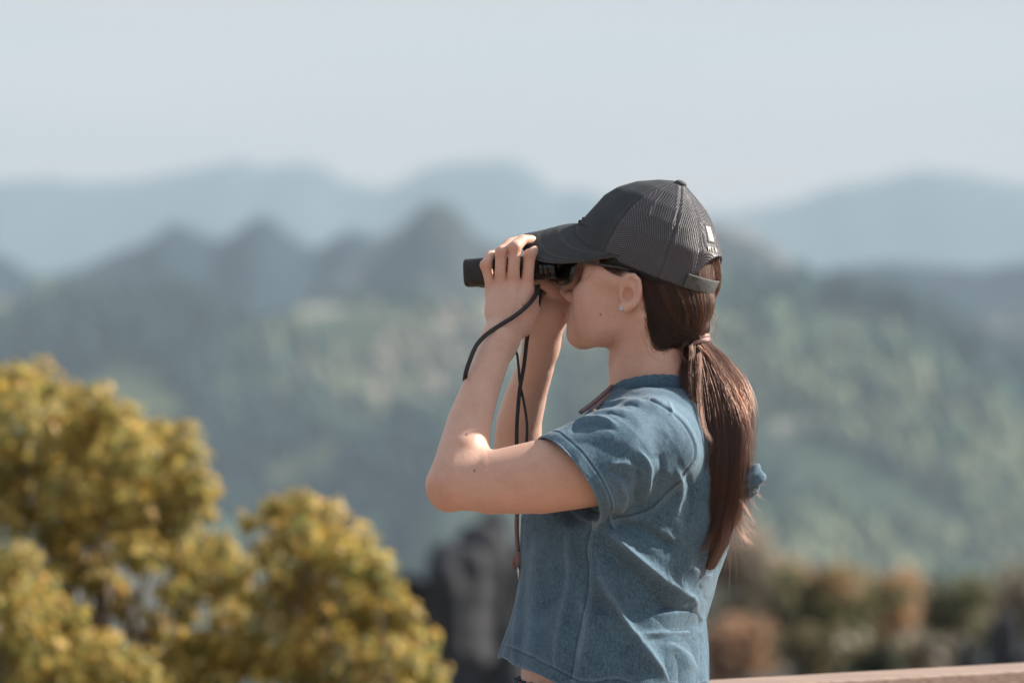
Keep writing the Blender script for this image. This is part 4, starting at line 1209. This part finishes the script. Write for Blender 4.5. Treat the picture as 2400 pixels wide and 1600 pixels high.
# -- single locks flicking out and loose hairs along the tail
for pts, n_, sp in (([(1700, 1150, -.10), (1718, 1205, -.10), (1738, 1250, -.10), (1765, 1276, -.10), (1791, 1284, -.10)], 70, .0034),
                    ([(1712, 1120, -.11), (1735, 1170, -.11), (1758, 1206, -.11), (1771, 1235, -.11), (1764, 1256, -.11)], 22, .0010),
                    ([(1690, 1180, -.11), (1672, 1250, -.11), (1640, 1290, -.11), (1603, 1279, -.11)], 90, .0040),
                    ([(1700, 1200, -.11), (1690, 1280, -.11), (1664, 1330, -.11), (1636, 1348, -.11)], 110, .0042),
                    ([(1640, 812, -.05), (1665, 838, -.055), (1690, 842, -.055)], 26, .0016),
                    ([(1720, 940, -.10), (1752, 1000, -.10), (1770, 1040, -.10), (1758, 1075, -.10)], 5, .0015),
                    ([(1612, 800, -.05), (1600, 812, -.055), (1597, 830, -.055), (1608, 848, -.06), (1620, 862, -.06)], 40, .0016),
                    ([(1620, 810, -.05), (1618, 900, -.085), (1632, 1000, -.11), (1650, 1060, -.12), (1640, 1140, -.12), (1628, 1230, -.12)], 70, .0024),
                    ([(1640, 830, -.06), (1640, 930, -.10), (1650, 1000, -.125), (1668, 1040, -.125), (1652, 1100, -.125), (1634, 1180, -.12)], 60, .0020)):
    c0 = catmull([P(*q) for q in pts], 14)
    for k in range(n_):
        t = np.linspace(0, 1, 14)[:, None]
        q = c0 + g.normal(size=3) * sp * (1 - .35 * t ** 2 if n_ > 20 else .3 + t) + g.normal(size=3) * .001 * np.sin(t * 6 + g.uniform(0, 6))
        add_strand((q[:int(g.integers(8, 15))], .00010, .00002))
for k in range(340):
    TONE[0] = g.uniform(.2, .6)
    py0 = g.uniform(830, 1230); side = 1 if g.random() < .7 else -1
    e = np.interp(py0, R_EDGE[:, 0], R_EDGE[:, 1]) if side > 0 else np.interp(py0, L_EDGE[:, 0], L_EDGE[:, 1])
    x0 = e - side * g.uniform(5, 60); dep = -.11 + g.uniform(0, .05)
    ln = g.uniform(60, 190); out = side * g.uniform(-10, 34)
    pts = [P(x0, py0, dep), P(x0 + out * .6, py0 + ln * .4, dep), P(x0 + out + g.normal(0, 10), py0 + ln, dep)]
    add_strand((catmull(pts, 10), .00011, .00003))
# -- hair drawn back from under the cap to the tie
def lay(pts, lift):
    out = []
    a_ = np.array(pts); ex, ey = to_px(a_)
    if ((((ex - 1477) / 27) ** 2 + ((ey - 690) / 50) ** 2) < 1).any(): return None
    for p in pts:
        y = front_y(p[0], p[2])
        out.append((p[0], (y if y is not None else p[1]) - lift, p[2]))
    o = np.array(out)
    for _ in range(2):
        o[1:-1, 1] = .25 * o[:-2, 1] + .5 * o[1:-1, 1] + .25 * o[2:, 1]
    return o
START = [(1398, 604), (1420, 612), (1445, 628), (1470, 636), (1490, 640), (1512, 650), (1545, 662), (1585, 674), (1615, 672), (1645, 672), (1668, 676)]
MID = [(1468, 626), (1488, 632), (1506, 645), (1516, 680), (1520, 700), (1540, 715), (1575, 725), (1610, 728), (1632, 728), (1654, 728), (1668, 724)]
S_, M_ = np.array(START, float), np.array(MID, float)
for k in range(2600):
    a = g.uniform(2.6, 10) if k > 420 else g.uniform(.0, 3.2)
    i = int(min(a, 9.999)); fr = a - i
    s0 = S_[i] * (1 - fr) + S_[i + 1] * fr; m0 = M_[i] * (1 - fr) + M_[i + 1] * fr
    jx, jy = g.normal(0, 2.2), g.normal(0, 2)
    TONE[0] = float(np.clip(.26 + .26 * math.sin(a * 4.6) + .20 * math.sin(a * 11 + 1) + .06 * (a - 5) + g.normal(0, .04), 0, .75))
    e = np.array([1631 + g.normal(0, 7), 792 + g.normal(0, 3)])
    if a < 3.2: m1 = np.array([1512, 700]) + g.normal(0, 5, 2); ctl = [s0 + (jx, jy), m0 + (jx, jy), m1, (m1 + e) / 2 + (-6, 10) + g.normal(0, 4, 2), e]
    else: ctl = [s0 + (jx, jy * .4 - 6), m0 + (jx, jy), (m0 + e) / 2 + np.array([4 if a > 7 else -10, 8]) + (jx * .6, jy), e]
    c2 = catmull(ctl, 14)
    q = lay([P(x, y, -.03) for x, y in c2], .0008 + abs(g.normal(0, .0012)))
    add_strand((q, .00013, .00009))
# hair seen through the opening of the cap
for k in range(260):
    x0 = g.uniform(1634, 1688); y0 = 604 + g.uniform(-6, 20)
    e = np.array([1640 + (x0 - 1660) * .35, 745 + g.normal(0, 8)])
    q = lay([P(x, y, -.03) for x, y in catmull([(x0, y0), (x0 + g.normal(0, 2) + 2, y0 + 45), ((x0 + e[0]) / 2 + 8, 700), e], 12)], .0008 + abs(g.normal(0, .0008)))
    add_strand((q, .00013, .00009))
# nape strands under the ear, their shade painted in as a darker tone
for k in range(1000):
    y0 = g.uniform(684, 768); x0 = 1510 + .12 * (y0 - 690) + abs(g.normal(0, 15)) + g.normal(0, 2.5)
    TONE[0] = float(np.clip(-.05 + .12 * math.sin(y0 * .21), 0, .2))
    ctl = [(x0, y0), (x0 + 18 + g.normal(0, 6), y0 + 48 + g.normal(0, 6)), (1575 + g.normal(0, 8), 800 + g.normal(0, 6)), (1624, 797 + g.normal(0, 4))]
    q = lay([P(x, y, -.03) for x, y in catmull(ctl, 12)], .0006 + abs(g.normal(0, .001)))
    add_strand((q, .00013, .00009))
# loose edge of the hairline, from behind the ear round to the nape
for k in range(150):
    u_ = g.uniform(0, 1); p0 = catmull([(1510, 695), (1517, 740), (1528, 782), (1552, 806), (1590, 804)], 40)[int(u_ * 39)] + g.normal(0, 4, 2)
    TONE[0] = .15
    d_ = np.array([6 + 14 * u_, 26 - 10 * u_]) * g.uniform(.4, 1.3) + g.normal(0, 6, 2)
    q = lay([P(x, y, -.03) for x, y in catmull([p0 - d_ * .6, p0 + g.normal(0, 2, 2), p0 + d_ + np.array([g.normal(4, 6), -6])], 10)], .0009)
    add_strand((q, .00007, .00002))
# sideburn: short fine hair in front of the ear
for k in range(420):
    x0 = g.uniform(1404, 1468); y0 = g.uniform(602, 618) + (x0 - 1404) * .30
    ln = g.uniform(14, 46) * (1 - abs((x0 - 1442) / 60) ** 2 * .5)
    ctl = [(x0, y0), (x0 + ln * .45, y0 + ln * .5), (x0 + ln * 1.0 + g.normal(0, 3), y0 + ln * .72 + g.normal(0, 3))]
    if any(((x_ - 1480) / 30) ** 2 + ((y_ - 690) / 52) ** 2 < 1 for x_, y_ in ctl): continue
    q = lay([P(x, y, -.06) for x, y in catmull(ctl, 8)], .0006 + abs(g.normal(0, .0007)))
    add_strand((q, .00012, .00004))
# stray wisps over cheek and neck
for pts in ([(1393, 612), (1392, 635), (1376, 652), (1362, 660)], [(1505, 690), (1508, 715), (1500, 735), (1490, 745)], [(1510, 740), (1512, 790), (1522, 830), (1550, 846)],
            [(1512, 760), (1520, 800), (1545, 822), (1572, 800)], [(1500, 650), (1515, 690), (1530, 720), (1530, 732)], [(1530, 700), (1545, 745), (1560, 770), (1580, 765)], [(1420, 612), (1455, 618), (1490, 640), (1508, 690), (1545, 730)],
            [(1500, 780), (1520, 812), (1560, 812), (1600, 792)], [(1385, 608), (1388, 628), (1380, 645), (1368, 655)]):
    for k in range(2):
        c2 = catmull(np.array(pts, float) + g.normal(0, 1.2, (len(pts), 2)), 14)
        add_strand((lay([P(x, y, -.05) for x, y in c2], .0009), .00004, .00002))
# flyaways behind the head
for k in range(46):
    a = g.uniform(690, 800); x0 = 1668 - max(0, a - 720) * .25
    pts = [P(x0 - 8, a, -.03), P(x0 + g.uniform(2, 16), a + g.uniform(10, 40), -.03), P(x0 + g.uniform(-6, 26), a + g.uniform(30, 80), -.03)]
    add_strand((catmull(pts, 8), .00007, .00003))

def make_strands(name, strands, mat, parent):
    cu = bpy.data.hair_curves.new(name)
    cu.add_curves([len(s[0]) for s in strands])
    o0 = np.array(parent_origin(parent))
    pos = np.vstack([s[0] for s in strands]) - o0
    cu.position_data.foreach_set('vector', pos.astype(np.float32).ravel())
    rad = np.concatenate([np.linspace(a, b, len(q)) for q, a, b in strands]).astype(np.float32)
    at = cu.attributes.get('radius') or cu.attributes.new('radius', 'FLOAT', 'POINT')
    at.data.foreach_set('value', rad * 1.9)
    ta = cu.attributes.new('tone', 'FLOAT', 'CURVE'); ta.data.foreach_set('value', np.array(tones, dtype=np.float32))
    cu.materials.append(mat)
    o = bpy.data.objects.new(name, cu)
    link(o, parent); return o
hs = make_strands('strands', strands, M_HAIR, hair)
# hair tie
M_TIE = Mat('hair_tie', rough=.75, color=(.42, .27, .26)).m
c_ = TIE + np.array([.001, 0, .0]); th = np.linspace(0, 2 * np.pi, 40, endpoint=False)
ax1 = np.array([.95, 0, .22]); ax2 = np.array([0, 1, 0.1])
mb = MB()
for off in (np.array([0, 0, .003]), np.array([.001, 0, -.003])):
    ringp = c_ + off + .0158 * np.cos(th)[:, None] * ax1 + .0158 * np.sin(th)[:, None] * ax2 + np.array([0, 0, -.0012]) * np.cos(2 * th)[:, None]
    mb.add(*tube(ringp, .0042, 10, closed=True))
mb.build('hair_tie', M_TIE, hair, True)

# ------------------------------------------------------------------ cap
CB = P(1521, 623, 0.0)
c22, s22 = math.cos(R(22.0)), math.sin(R(22.0))
FC = np.array([-math.cos(R(21)), math.sin(R(21)), 0.0]); LC = np.array([-math.sin(R(21)), -math.cos(R(21)), 0.0])
C1 = c22 * FC + s22 * UP; C3 = -s22 * FC + c22 * UP; C2 = LC
def CP(e1, l, e3): return CB + np.multiply.outer(np.asarray(e1), C1) + np.multiply.outer(np.asarray(l), C2) + np.multiply.outer(np.asarray(e3), C3)
APEX = .1295
RF = np.array([(0, .127), (.0144, .1243), (.0505, .1090), (.0719, .0989), (.0889, .0853), (.1079, .0599), (.1214, .0315), (.1283, .0096), (APEX, 0)])
RB = np.array([(-.01, .108), (0, .1065), (.025, .1035), (.0522, .0965), (.0634, .0880), (.0771, .0782), (.0914, .0655), (.1039, .0503), (.1151, .0310), (.1265, .0092), (APEX, 0)])
RS = np.array([(-.02, .082), (.02, .0825), (.05, .0785), (.075, .068), (.095, .0535), (.112, .0345), (.123, .0160), (APEX, 0)])
def cap_r(th, h):
    rf = np.where(np.cos(th) > 0, np.interp(h, *RF.T), np.interp(h, *RB.T)) * .975
    rs = np.interp(h, *RS.T); n = 2.15
    return ((np.abs(np.cos(th)) / np.maximum(rf, 1e-5)) ** n + (np.abs(np.sin(th)) / np.maximum(rs, 1e-5)) ** n) ** (-1 / n)
def brim_h(e1, l): return .0144 - .58 * (e1 - .1243) - 9.8 * l ** 2
th_f = np.concatenate([np.linspace(-np.pi, np.pi, 260, endpoint=False)])
def base_h(th):
    h = np.zeros_like(th)
    for _ in range(6):
        r_ = cap_r(th, h)
        hb_ = np.where(np.abs(th) < R(95), brim_h(r_ * np.cos(th), r_ * np.sin(th)), -.004)
        w_ = np.clip((R(78) - np.abs(th)) / R(14), 0, 1)
        h = np.where(w_ > 0, hb_ * w_ + -.003 * (1 - w_), -.003)
    q = (np.pi - np.abs(th)) / R(31)
    arch = .052 * np.sqrt(np.clip(1 - q ** 2, 0, 1))
    return np.where(q < 1, np.maximum(h, arch), h)
# denser sampling where the opening rises
tt = np.sort(np.concatenate([np.linspace(-np.pi, np.pi, 300, endpoint=False), np.pi - R(31) * np.linspace(.96, 1.0, 14), -np.pi + R(31) * np.linspace(.96, 1.0, 14)]))
bh = base_h(tt)
NT = 64
ts = np.linspace(0, 1, NT)
capv = []; att_m, att_u, att_v, att_s = [], [], [], []
seams = np.radians([0, 60, 120, 180, -60, -120])
for i, t in enumerate(ts):
    e = np.sin(t * np.pi / 2) ** 1.0 * .55 + t * .45
    h = bh + (APEX - bh) * e
    r_ = cap_r(tt, np.minimum(h, APEX - 1e-5))
    ds_ = np.min([np.abs((tt - s + np.pi) % (2 * np.pi) - np.pi) for s in seams], 0) * np.maximum(r_, .004)
    groove = -.0011 * np.exp(-(ds_ / .0016) ** 2) + .0008 * np.exp(-((ds_ - .0045) / .002) ** 2)
    # pulled folds near the front panels
    wr = .0014 * np.sin(tt * 9 + t * 5) * np.exp(-((np.abs(tt) - R(62)) / R(22)) ** 2) * np.sin(np.pi * t) + .0016 * np.exp(-((tt - R(84) + (t - .5) * .5) / .05) ** 2) * np.exp(-((t - .52) / .2) ** 2)
    # soft slump at the back of the net
    wr += -.0030 * np.exp(-((tt - R(128)) / .22) ** 2) * np.exp(-((t - .16) / .08) ** 2) + .0025 * np.exp(-((tt - R(118)) / .10) ** 2) * np.exp(-((t - .10) / .08) ** 2)
    # raised monogram block on the front
    wr += .0018 * (1 / (1 + np.exp(-(R(24) - np.abs(tt)) / .03))) * (1 / (1 + np.exp(-(t - .34) / .03))) * (1 / (1 + np.exp((t - .72) / .03)))
    rr = r_ + groove + wr
    capv.append(CP(rr * np.cos(tt), rr * np.sin(tt), h))
    att_m.append(1 / (1 + np.exp(-(np.abs(tt) - R(60)) / .008))); att_u.append(tt * np.maximum(r_, .0)); att_v.append(np.full_like(tt, t * .15)); att_s.append(np.exp(-((ds_ - .0045) / .0010) ** 2))
capv = np.concatenate(capv); nth = len(tt)
m = Mat('cap_fabric', rough=.85)
mask = m.attr('net', 'Fac')
U = m.attr('cu', 'Fac'); Vv = m.attr('cv', 'Fac')
su = m.math('SINE', m.math('MULTIPLY', U, 2 * math.pi / .0040)); sv_ = m.math('SINE', m.math('MULTIPLY', Vv, 2 * math.pi / .0030))
hole = m.math('MULTIPLY', su, sv_)
netc = m.ramp(m.math('ADD', m.math('MULTIPLY', hole, .5), .5), [(.25, (.010, .011, .015)), (.55, (.045, .046, .056)), (.85, (.130, .126, .145))])
twill = m.noise(m.coord('Object'), 900, 2)
fabc = m.ramp(m.noise(m.coord('Object'), 30, 4), [(.3, (.022, .030, .036)), (.7, (.038, .048, .056))])
fabc = m.mix(m.math('MULTIPLY', twill, .5), fabc, (.058, .068, .074))
c = m.mix(mask, fabc, netc)
c = m.mix(m.math('MULTIPLY', m.attr('stitch', 'Fac'), .22), c, (.12, .12, .12))
m.color(c)
ro = m.node('ShaderNodeMapRange'); ro.inputs['To Min'].default_value = .9; ro.inputs['To Max'].default_value = .36
m.to(mask, ro.inputs['Value']); m.to(ro.outputs['Result'], m.b.inputs['Roughness'])
m.bump(m.math('MULTIPLY', hole, mask), .5, .0008)
m.bump(twill, .2, .0005)
M_CAP = m.m
cap = mesh_obj('cap', capv, grid_faces(NT, nth, cv=True), M_CAP, person)
for k, a in (('net', att_m), ('cu', att_u), ('cv', att_v), ('stitch', att_s)): set_float(cap, np.concatenate(a), k)
sol = cap.modifiers.new('solid', 'SOLIDIFY'); sol.thickness = .0018; sol.offset = -1
cap_black = Mat('cap_binding', rough=.8, color=(.012, .013, .015)).m
# binding along the lower edge and round the opening
ep = CP((cap_r(tt, bh) - .0005) * np.cos(tt), cap_r(tt, bh) * np.sin(tt), bh)
bsel = np.r_[np.flatnonzero(tt > R(72)), np.flatnonzero(tt < R(-72))]
rv, rf_ = tube(ep[bsel], .0021, 8)
mesh_obj('binding', rv, rf_, cap_black, cap)
# sweatband below the net edge
sbt = np.linspace(R(-150), R(150), 150)
sb = np.concatenate([CP((cap_r(sbt, np.full_like(sbt, 0.0)) - d_in) * np.cos(sbt), (cap_r(sbt, np.full_like(sbt, 0.0)) - d_in) * np.sin(sbt), hh + np.clip((R(70) - np.abs(sbt)) / .3, 0, 1) * .02) for hh, d_in in ((.004, .001), (-.0045, .0014), (-.0105, .0022), (-.0105, .0040), (.010, .0045))])
mesh_obj('sweatband', sb, grid_faces(5, len(sbt)), cap_black, cap)
# brim
nb, mb_ = 90, 26
bt = np.linspace(R(-80), R(80), nb)
hb0 = base_h(bt); rb0 = cap_r(bt, hb0) - .001
se1, sl_ = rb0 * np.cos(bt), rb0 * np.sin(bt)
ph = np.linspace(-np.pi / 2, np.pi / 2, nb)
ee1 = .040 + .156 * np.abs(np.cos(ph)) ** .62; el = .0835 * np.sign(np.sin(ph)) * np.abs(np.sin(ph)) ** .9
ee1[0] = se1[0]; ee1[-1] = se1[-1]
bv = []
for j in range(mb_):
    q = j / (mb_ - 1)
    e1 = se1 * (1 - q) + ee1 * q; l_ = sl_ * (1 - q) + el * q
    h_ = brim_h(e1, l_); h_ = hb0 * (1 - q) ** 3 + h_ * (1 - (1 - q) ** 3)
    h_ = h_ + .00025 * np.sin(q * 2 * np.pi * 6) * (q > .25)
    bv.append(CP(e1, l_, h_))
bv = np.concatenate(bv)
m = Mat('brim_twill', rough=.85)
fb = m.noise(m.coord('Object'), 30, 4); tw = m.noise(m.coord('Object'), 900, 2)
c = m.ramp(fb, [(.3, (.021, .029, .035)), (.7, (.034, .044, .050))])
c = m.mix(m.math('MULTIPLY', tw, .45), c, (.065, .070, .070))
c = m.mix(m.math('MULTIPLY', m.attr('stitch', 'Fac'), .25), c, (.15, .145, .135))
m.color(c); m.bump(tw, .25, .0006)
brim = mesh_obj('brim', bv, grid_faces(mb_, nb), m.m, cap)
jq = np.repeat(np.linspace(0, 1, mb_), nb)
set_float(brim, (np.cos(jq * 2 * np.pi * 6) > .8) * (jq > .2) * .8 + (jq > .975) * .3, 'stitch')
sol = brim.modifiers.new('solid', 'SOLIDIFY'); sol.thickness = .0032; sol.offset = 0
sb_ = brim.modifiers.new('sub', 'SUBSURF'); sb_.levels = 1; sb_.render_levels = 1
# strap across the opening, button, badge
m = Mat('strap_cotton', rough=.85); m.color(m.ramp(m.noise(m.coord('Object'), 120, 3), [(.3, (.055, .062, .063)), (.7, (.105, .112, .110))])); M_STRAP = m.m
st_t = np.linspace(np.pi - R(37), np.pi + R(37), 60)
sv = np.concatenate([CP((cap_r(st_t, np.full_like(st_t, .003)) + o_) * np.cos(st_t), (cap_r(st_t, np.full_like(st_t, .003)) + o_) * np.sin(st_t), np.full_like(st_t, hh))
                     for o_, hh in ((.0030, .0185), (.0036, .0165), (.0032, .008), (.0036, -.0005), (.0030, -.0025))])
strap = mesh_obj('strap', sv, grid_faces(5, 60), M_STRAP, cap)
so = strap.modifiers.new('solid', 'SOLIDIFY'); so.thickness = .0022; so.offset = 0
F = Field(CP(0, 0, APEX) - .02, CP(0, 0, APEX) + .02, .001)
F.ell(CP(-.001, 0, APEX + .0005), (.0088, .0088, .0042), [C1, C2, C3], k=.001)
bv_, bq_ = F.skin()
mesh_obj('button', bv_, bq_, Mat('button_cloth', rough=.85, color=(.075, .085, .082)).m, cap)
# badge: framed patch with a pale figure block, letters below
def on_cap(thd, h, o_=.0008):
    r_ = cap_r(np.array(thd), np.array(h)) + o_
    return CP(r_ * np.cos(thd), r_ * np.sin(thd), h)
def patch(t0, t1, h0, h1, o_, n=7):
    a, b = np.meshgrid(np.linspace(t0, t1, n), np.linspace(h0, h1, n), indexing='ij')
    return on_cap(a.ravel(), b.ravel(), o_), grid_faces(n, n)
M_BADGE_K = Mat('badge_thread_black', rough=.7, color=(.012, .012, .014)).m
M_BADGE_S = Mat('badge_thread_silver', rough=.45, color=(.36, .34, .35)).m
M_BADGE_W = Mat('badge_thread_white', rough=.6, color=(.80, .79, .79)).m
tc = np.pi - R(13.0)
badge = MB().add(*patch(tc - .115, tc + .115, .0680, .0905, .0030)).build('badge', M_BADGE_K, cap)
so = badge.modifiers.new('solid', 'SOLIDIFY'); so.thickness = .0016; so.offset = -1
MB().add(*patch(tc - .090, tc + .090, .0702, .0883, .0037)).build('badge_field', M_BADGE_S, badge)
fig = MB()
for (a, b, h0, h1) in ((-.010, .035, .0830, .0875), (-.030, .040, .0765, .0830), (-.055, .012, .0715, .0770), (.010, .060, .0715, .0765), (.035, .075, .0790, .0815)):
    fig.add(*patch(tc - a, tc - b, h0, h1, .0044, 4))
fig.build('badge_figure', M_BADGE_W, badge)
for k, ch in enumerate('MLB'):
    fc = bpy.data.curves.new('letter', 'FONT'); fc.body = ch; fc.size = .0088; fc.extrude = .0005; fc.align_x = 'CENTER'
    tmp = bpy.data.objects.new('letter_outline', fc)
    lme = bpy.data.meshes.new_from_object(tmp); bpy.data.objects.remove(tmp); lme.materials.clear(); lme.materials.append(M_BADGE_W)
    lo_ = bpy.data.objects.new('letter', lme); COL.objects.link(lo_); lo_.parent = badge
    a = tc + (k - 1) * (.100)
    p0 = on_cap(np.array(a), np.array(.0578), .0032); pu = on_cap(np.array(a), np.array(.0640), .0032); pr = on_cap(np.array(a + .03), np.array(.0578), .0032)
    uz = (pu - p0) / np.linalg.norm(pu - p0); ux = (pr - p0); ux -= uz * (ux @ uz); ux /= np.linalg.norm(ux); un = np.cross(ux, uz)
    if un @ (p0 - CB) < 0: ux = -ux; un = -un
    loc = p0 - np.array(parent_origin(badge))
    lo_.matrix_basis = Matrix(((ux[0], uz[0], un[0], loc[0]), (ux[1], uz[1], un[1], loc[1]), (ux[2], uz[2], un[2], loc[2]), (0, 0, 0, 1)))

# earring
M_GEM = Mat('ear_stone', rough=.08, color=(.85, .86, .9), Transmission_Weight=.5, IOR=2.0).m
er = MB()
ec = P(1456, 723, -.0860)
for dx, dz in ((-.0014, .0016), (.0014, .0016), (-.0014, -.0016), (.0014, -.0016)):
    er.box(ec + np.array([dx, -.0006, dz]), (.0023, .0022, .0027), Matrix.Rotation(.2, 3, 'Z'))
earring = mod_bevel(er.build('earring', M_GEM, person), .0004, 1)
mesh_obj('setting', *tube([ec + np.array([0, .004, 0]), ec], .0034, 12), M_METAL, earring)

# ------------------------------------------------------------------ binoculars
bino = empty('binoculars', tuple(P(1200, 640, .02)), 'compact black binoculars held to her eyes with both hands', 'binoculars')
m = Mat('black_rubber', rough=.42, color=(.012, .0125, .014)); m.bump(m.noise(m.coord('Object'), 900, 2), .25, .0005); M_RUB = m.m
M_GLOSS = Mat('black_gloss', rough=.18, color=(.008, .008, .009)).m
M_GLASS = Mat('coated_glass', rough=.03, color=(.03, .035, .05), Metallic=.2).m
def barrel(off):
    a = P(1094, 640, .036) + off; e = P(1308, 627, -.006) + off
    ax = (e - a); L = np.linalg.norm(ax); ax /= L
    up_ = UP - ax * (UP @ ax); up_ /= np.linalg.norm(up_); sd = np.cross(ax, up_)
    # (position along, half height, half width, squareness)
    rows = [(.000, .0178, .0168, 4.5), (.0012, .0200, .0190, 4.5), (.004, .0210, .0200, 4.2), (.0055, .0210, .0200, 4.2), (.006, .0204, .0194, 4.2), (.0075, .0204, .0194, 4.2), (.008, .0209, .0199, 4.2), (.020, .0210, .0200, 4.2), (.034, .0215, .0205, 4.2), (.038, .0205, .020, 4), (.060, .0205, .0195, 3.5), (.085, .020, .019, 3.2), (.094, .0185, .018, 2.6), (.100, .0165, .0165, 2), (.118, .0162, .0162, 2)]
    t = np.linspace(0, 2 * np.pi, 48, endpoint=False); v = []
    for s, hh, hw, n in rows:
        cx = np.sign(np.cos(t)) * np.abs(np.cos(t)) ** (2 / n) * hw; cy = np.sign(np.sin(t)) * np.abs(np.sin(t)) ** (2 / n) * hh
        v.append(a + ax * s + cx[:, None] * sd + cy[:, None] * up_)
    o = mesh_obj('barrel', np.vstack(v), [tuple(q) for q in grid_faces(len(rows), 48, cv=True)] + [tuple(range((len(rows) - 1) * 48, len(rows) * 48))], M_RUB, bino)
    # recessed front lens
    tv = a + ax * .003 + .0150 * (np.cos(t)[:, None] * sd + np.sin(t)[:, None] * up_)
    mesh_obj('lens', tv, [tuple(range(48))], M_GLASS, o)
    # eyepiece with ribbed eyecup
    prof = [(.112, .0150), (.116, .0166), (.119, .0168), (.120, .0158), (.122, .0158), (.123, .0168), (.126, .0168), (.127, .0160), (.129, .0160), (.130, .0170), (.138, .0164), (.1405, .0152), (.1400, .0125), (.134, .0115)]
    v = np.vstack([a + ax * s + r_ * (np.cos(t)[:, None] * sd + np.sin(t)[:, None] * up_) for s, r_ in prof])
    mesh_obj('eyepiece', v, [tuple(q) for q in grid_faces(len(prof), 48, cv=True)] + [tuple(range((len(prof) - 1) * 48, len(prof) * 48))], M_GLOSS, o)
    return a, ax, up_, sd
A_, AX_, UP_, SD_ = barrel(np.zeros(3))
barrel(-LW * .062)
br = MB()
c_ = A_ + AX_ * .070 - LW * .031
br.box(c_ + UP_ * .004, (.055, .036, .022), np.array([AX_, np.cross(UP_, AX_), UP_]).T)
mod_bevel(br.build('bridge', M_RUB, bino), .004, 3)
v, f = tube([c_ + UP_ * .008 + AX_ * q for q in (.018, .020, .034, .036)], [.007, .0085, .0085, .007], 20)
mesh_obj('focus_wheel', v, f, M_GLOSS, bino, smooth=False)
# neck strap hanging from the binoculars
STR = [(1262, 668, -.010), (1256, 690, -.026), (1236, 716, -.050), (1207, 740, -.060), (1178, 758, -.064), (1152, 775, -.074), (1132, 791, -.084), (1115, 812, -.100), (1101, 845, -.116), (1091, 878, -.120), (1092, 898, -.090), (1120, 890, -.045), (1165, 850, -.020),
       (1206, 822, -.006), (1215, 857, -.010), (1218, 895, -.012), (1228, 943, -.020), (1235, 995, -.026), (1233, 1045, -.034), (1222, 1095, -.042), (1212, 1075, -.036), (1211, 1041, -.030), (1212, 986, -.024), (1218, 915, -.016), (1228, 857, -.008), (1237, 784, .006), (1250, 752, .010), (1262, 715, .020), (1268, 680, .022)]
M_STRAPB = Mat('black_strap', rough=.55, color=(.013, .013, .015)); M_STRAPB.bump(M_STRAPB.noise(M_STRAPB.coord('Object'), 700), .3, .0006); M_STRAPB = M_STRAPB.m
cs = catmull([P(*q) for q in STR], 220)
rr = np.interp(np.linspace(0, 1, 220), [0, .33, .40, .46, .60, .66, 1], [.0034, .0034, .0022, .0019, .0021, .0030, .0032])
v, f = tube(cs, rr, 10, flat=(.2, 1, .1), fac=.42)
mesh_obj('neck_strap', v, f, M_STRAPB, bino)

# ------------------------------------------------------------------ sunglasses
glasses = empty('sunglasses', tuple(H(.11, 0, .012)), 'dark sunglasses sitting between her face and the eyepieces', 'sunglasses')
M_LENS = Mat('dark_lens', rough=.06, color=(.010, .008, .007)).m
M_FRAME = Mat('dark_frame', rough=.3, color=(.03, .028, .03)).m
def lens_pt(l, u): return H(.126 - 9.5 * l * l - .25 * (u - .012) ** 2 * 20, l, u)
for s in (1, -1):
    t = np.linspace(0, 2 * np.pi, 48, endpoint=False); n = 3.2
    lx = .036 + .0265 * np.sign(np.cos(t)) * np.abs(np.cos(t)) ** (2 / n); uu = .0115 + .0195 * np.sign(np.sin(t)) * np.abs(np.sin(t)) ** (2 / n) + .003 * np.cos(t)
    rim = np.array([lens_pt(s * a, b) for a, b in zip(lx, uu)])
    v = [np.array([lens_pt(s * (.036 + (a - .036) * q), .0115 + (b - .0115) * q) for a, b in zip(lx, uu)]) for q in (1.0, .75, .5, .25, .02)]
    fr = mesh_obj('rim', *tube(rim, .0017, 8, closed=True), M_FRAME, glasses)
    ln = mesh_obj('lens', np.vstack(v), grid_faces(5, 48, cv=True), M_LENS, fr)
    so = ln.modifiers.new('solid', 'SOLIDIFY'); so.thickness = .0016
    tp = catmull([lens_pt(s * .0615, .030), H(.082, s * .070, .031), H(.045, s * .0745, .033), H(.020, s * .076, .0345), H(.004, s * .0765, .034)], 24)
    mesh_obj('temple', *tube(tp, np.linspace(.0024, .0018, 24), 8), M_FRAME, glasses)
mesh_obj('bridge', *tube(catmull([lens_pt(-.010, .020), H(.128, 0, .021), lens_pt(.010, .020)], 10), .0016, 8), M_FRAME, glasses)
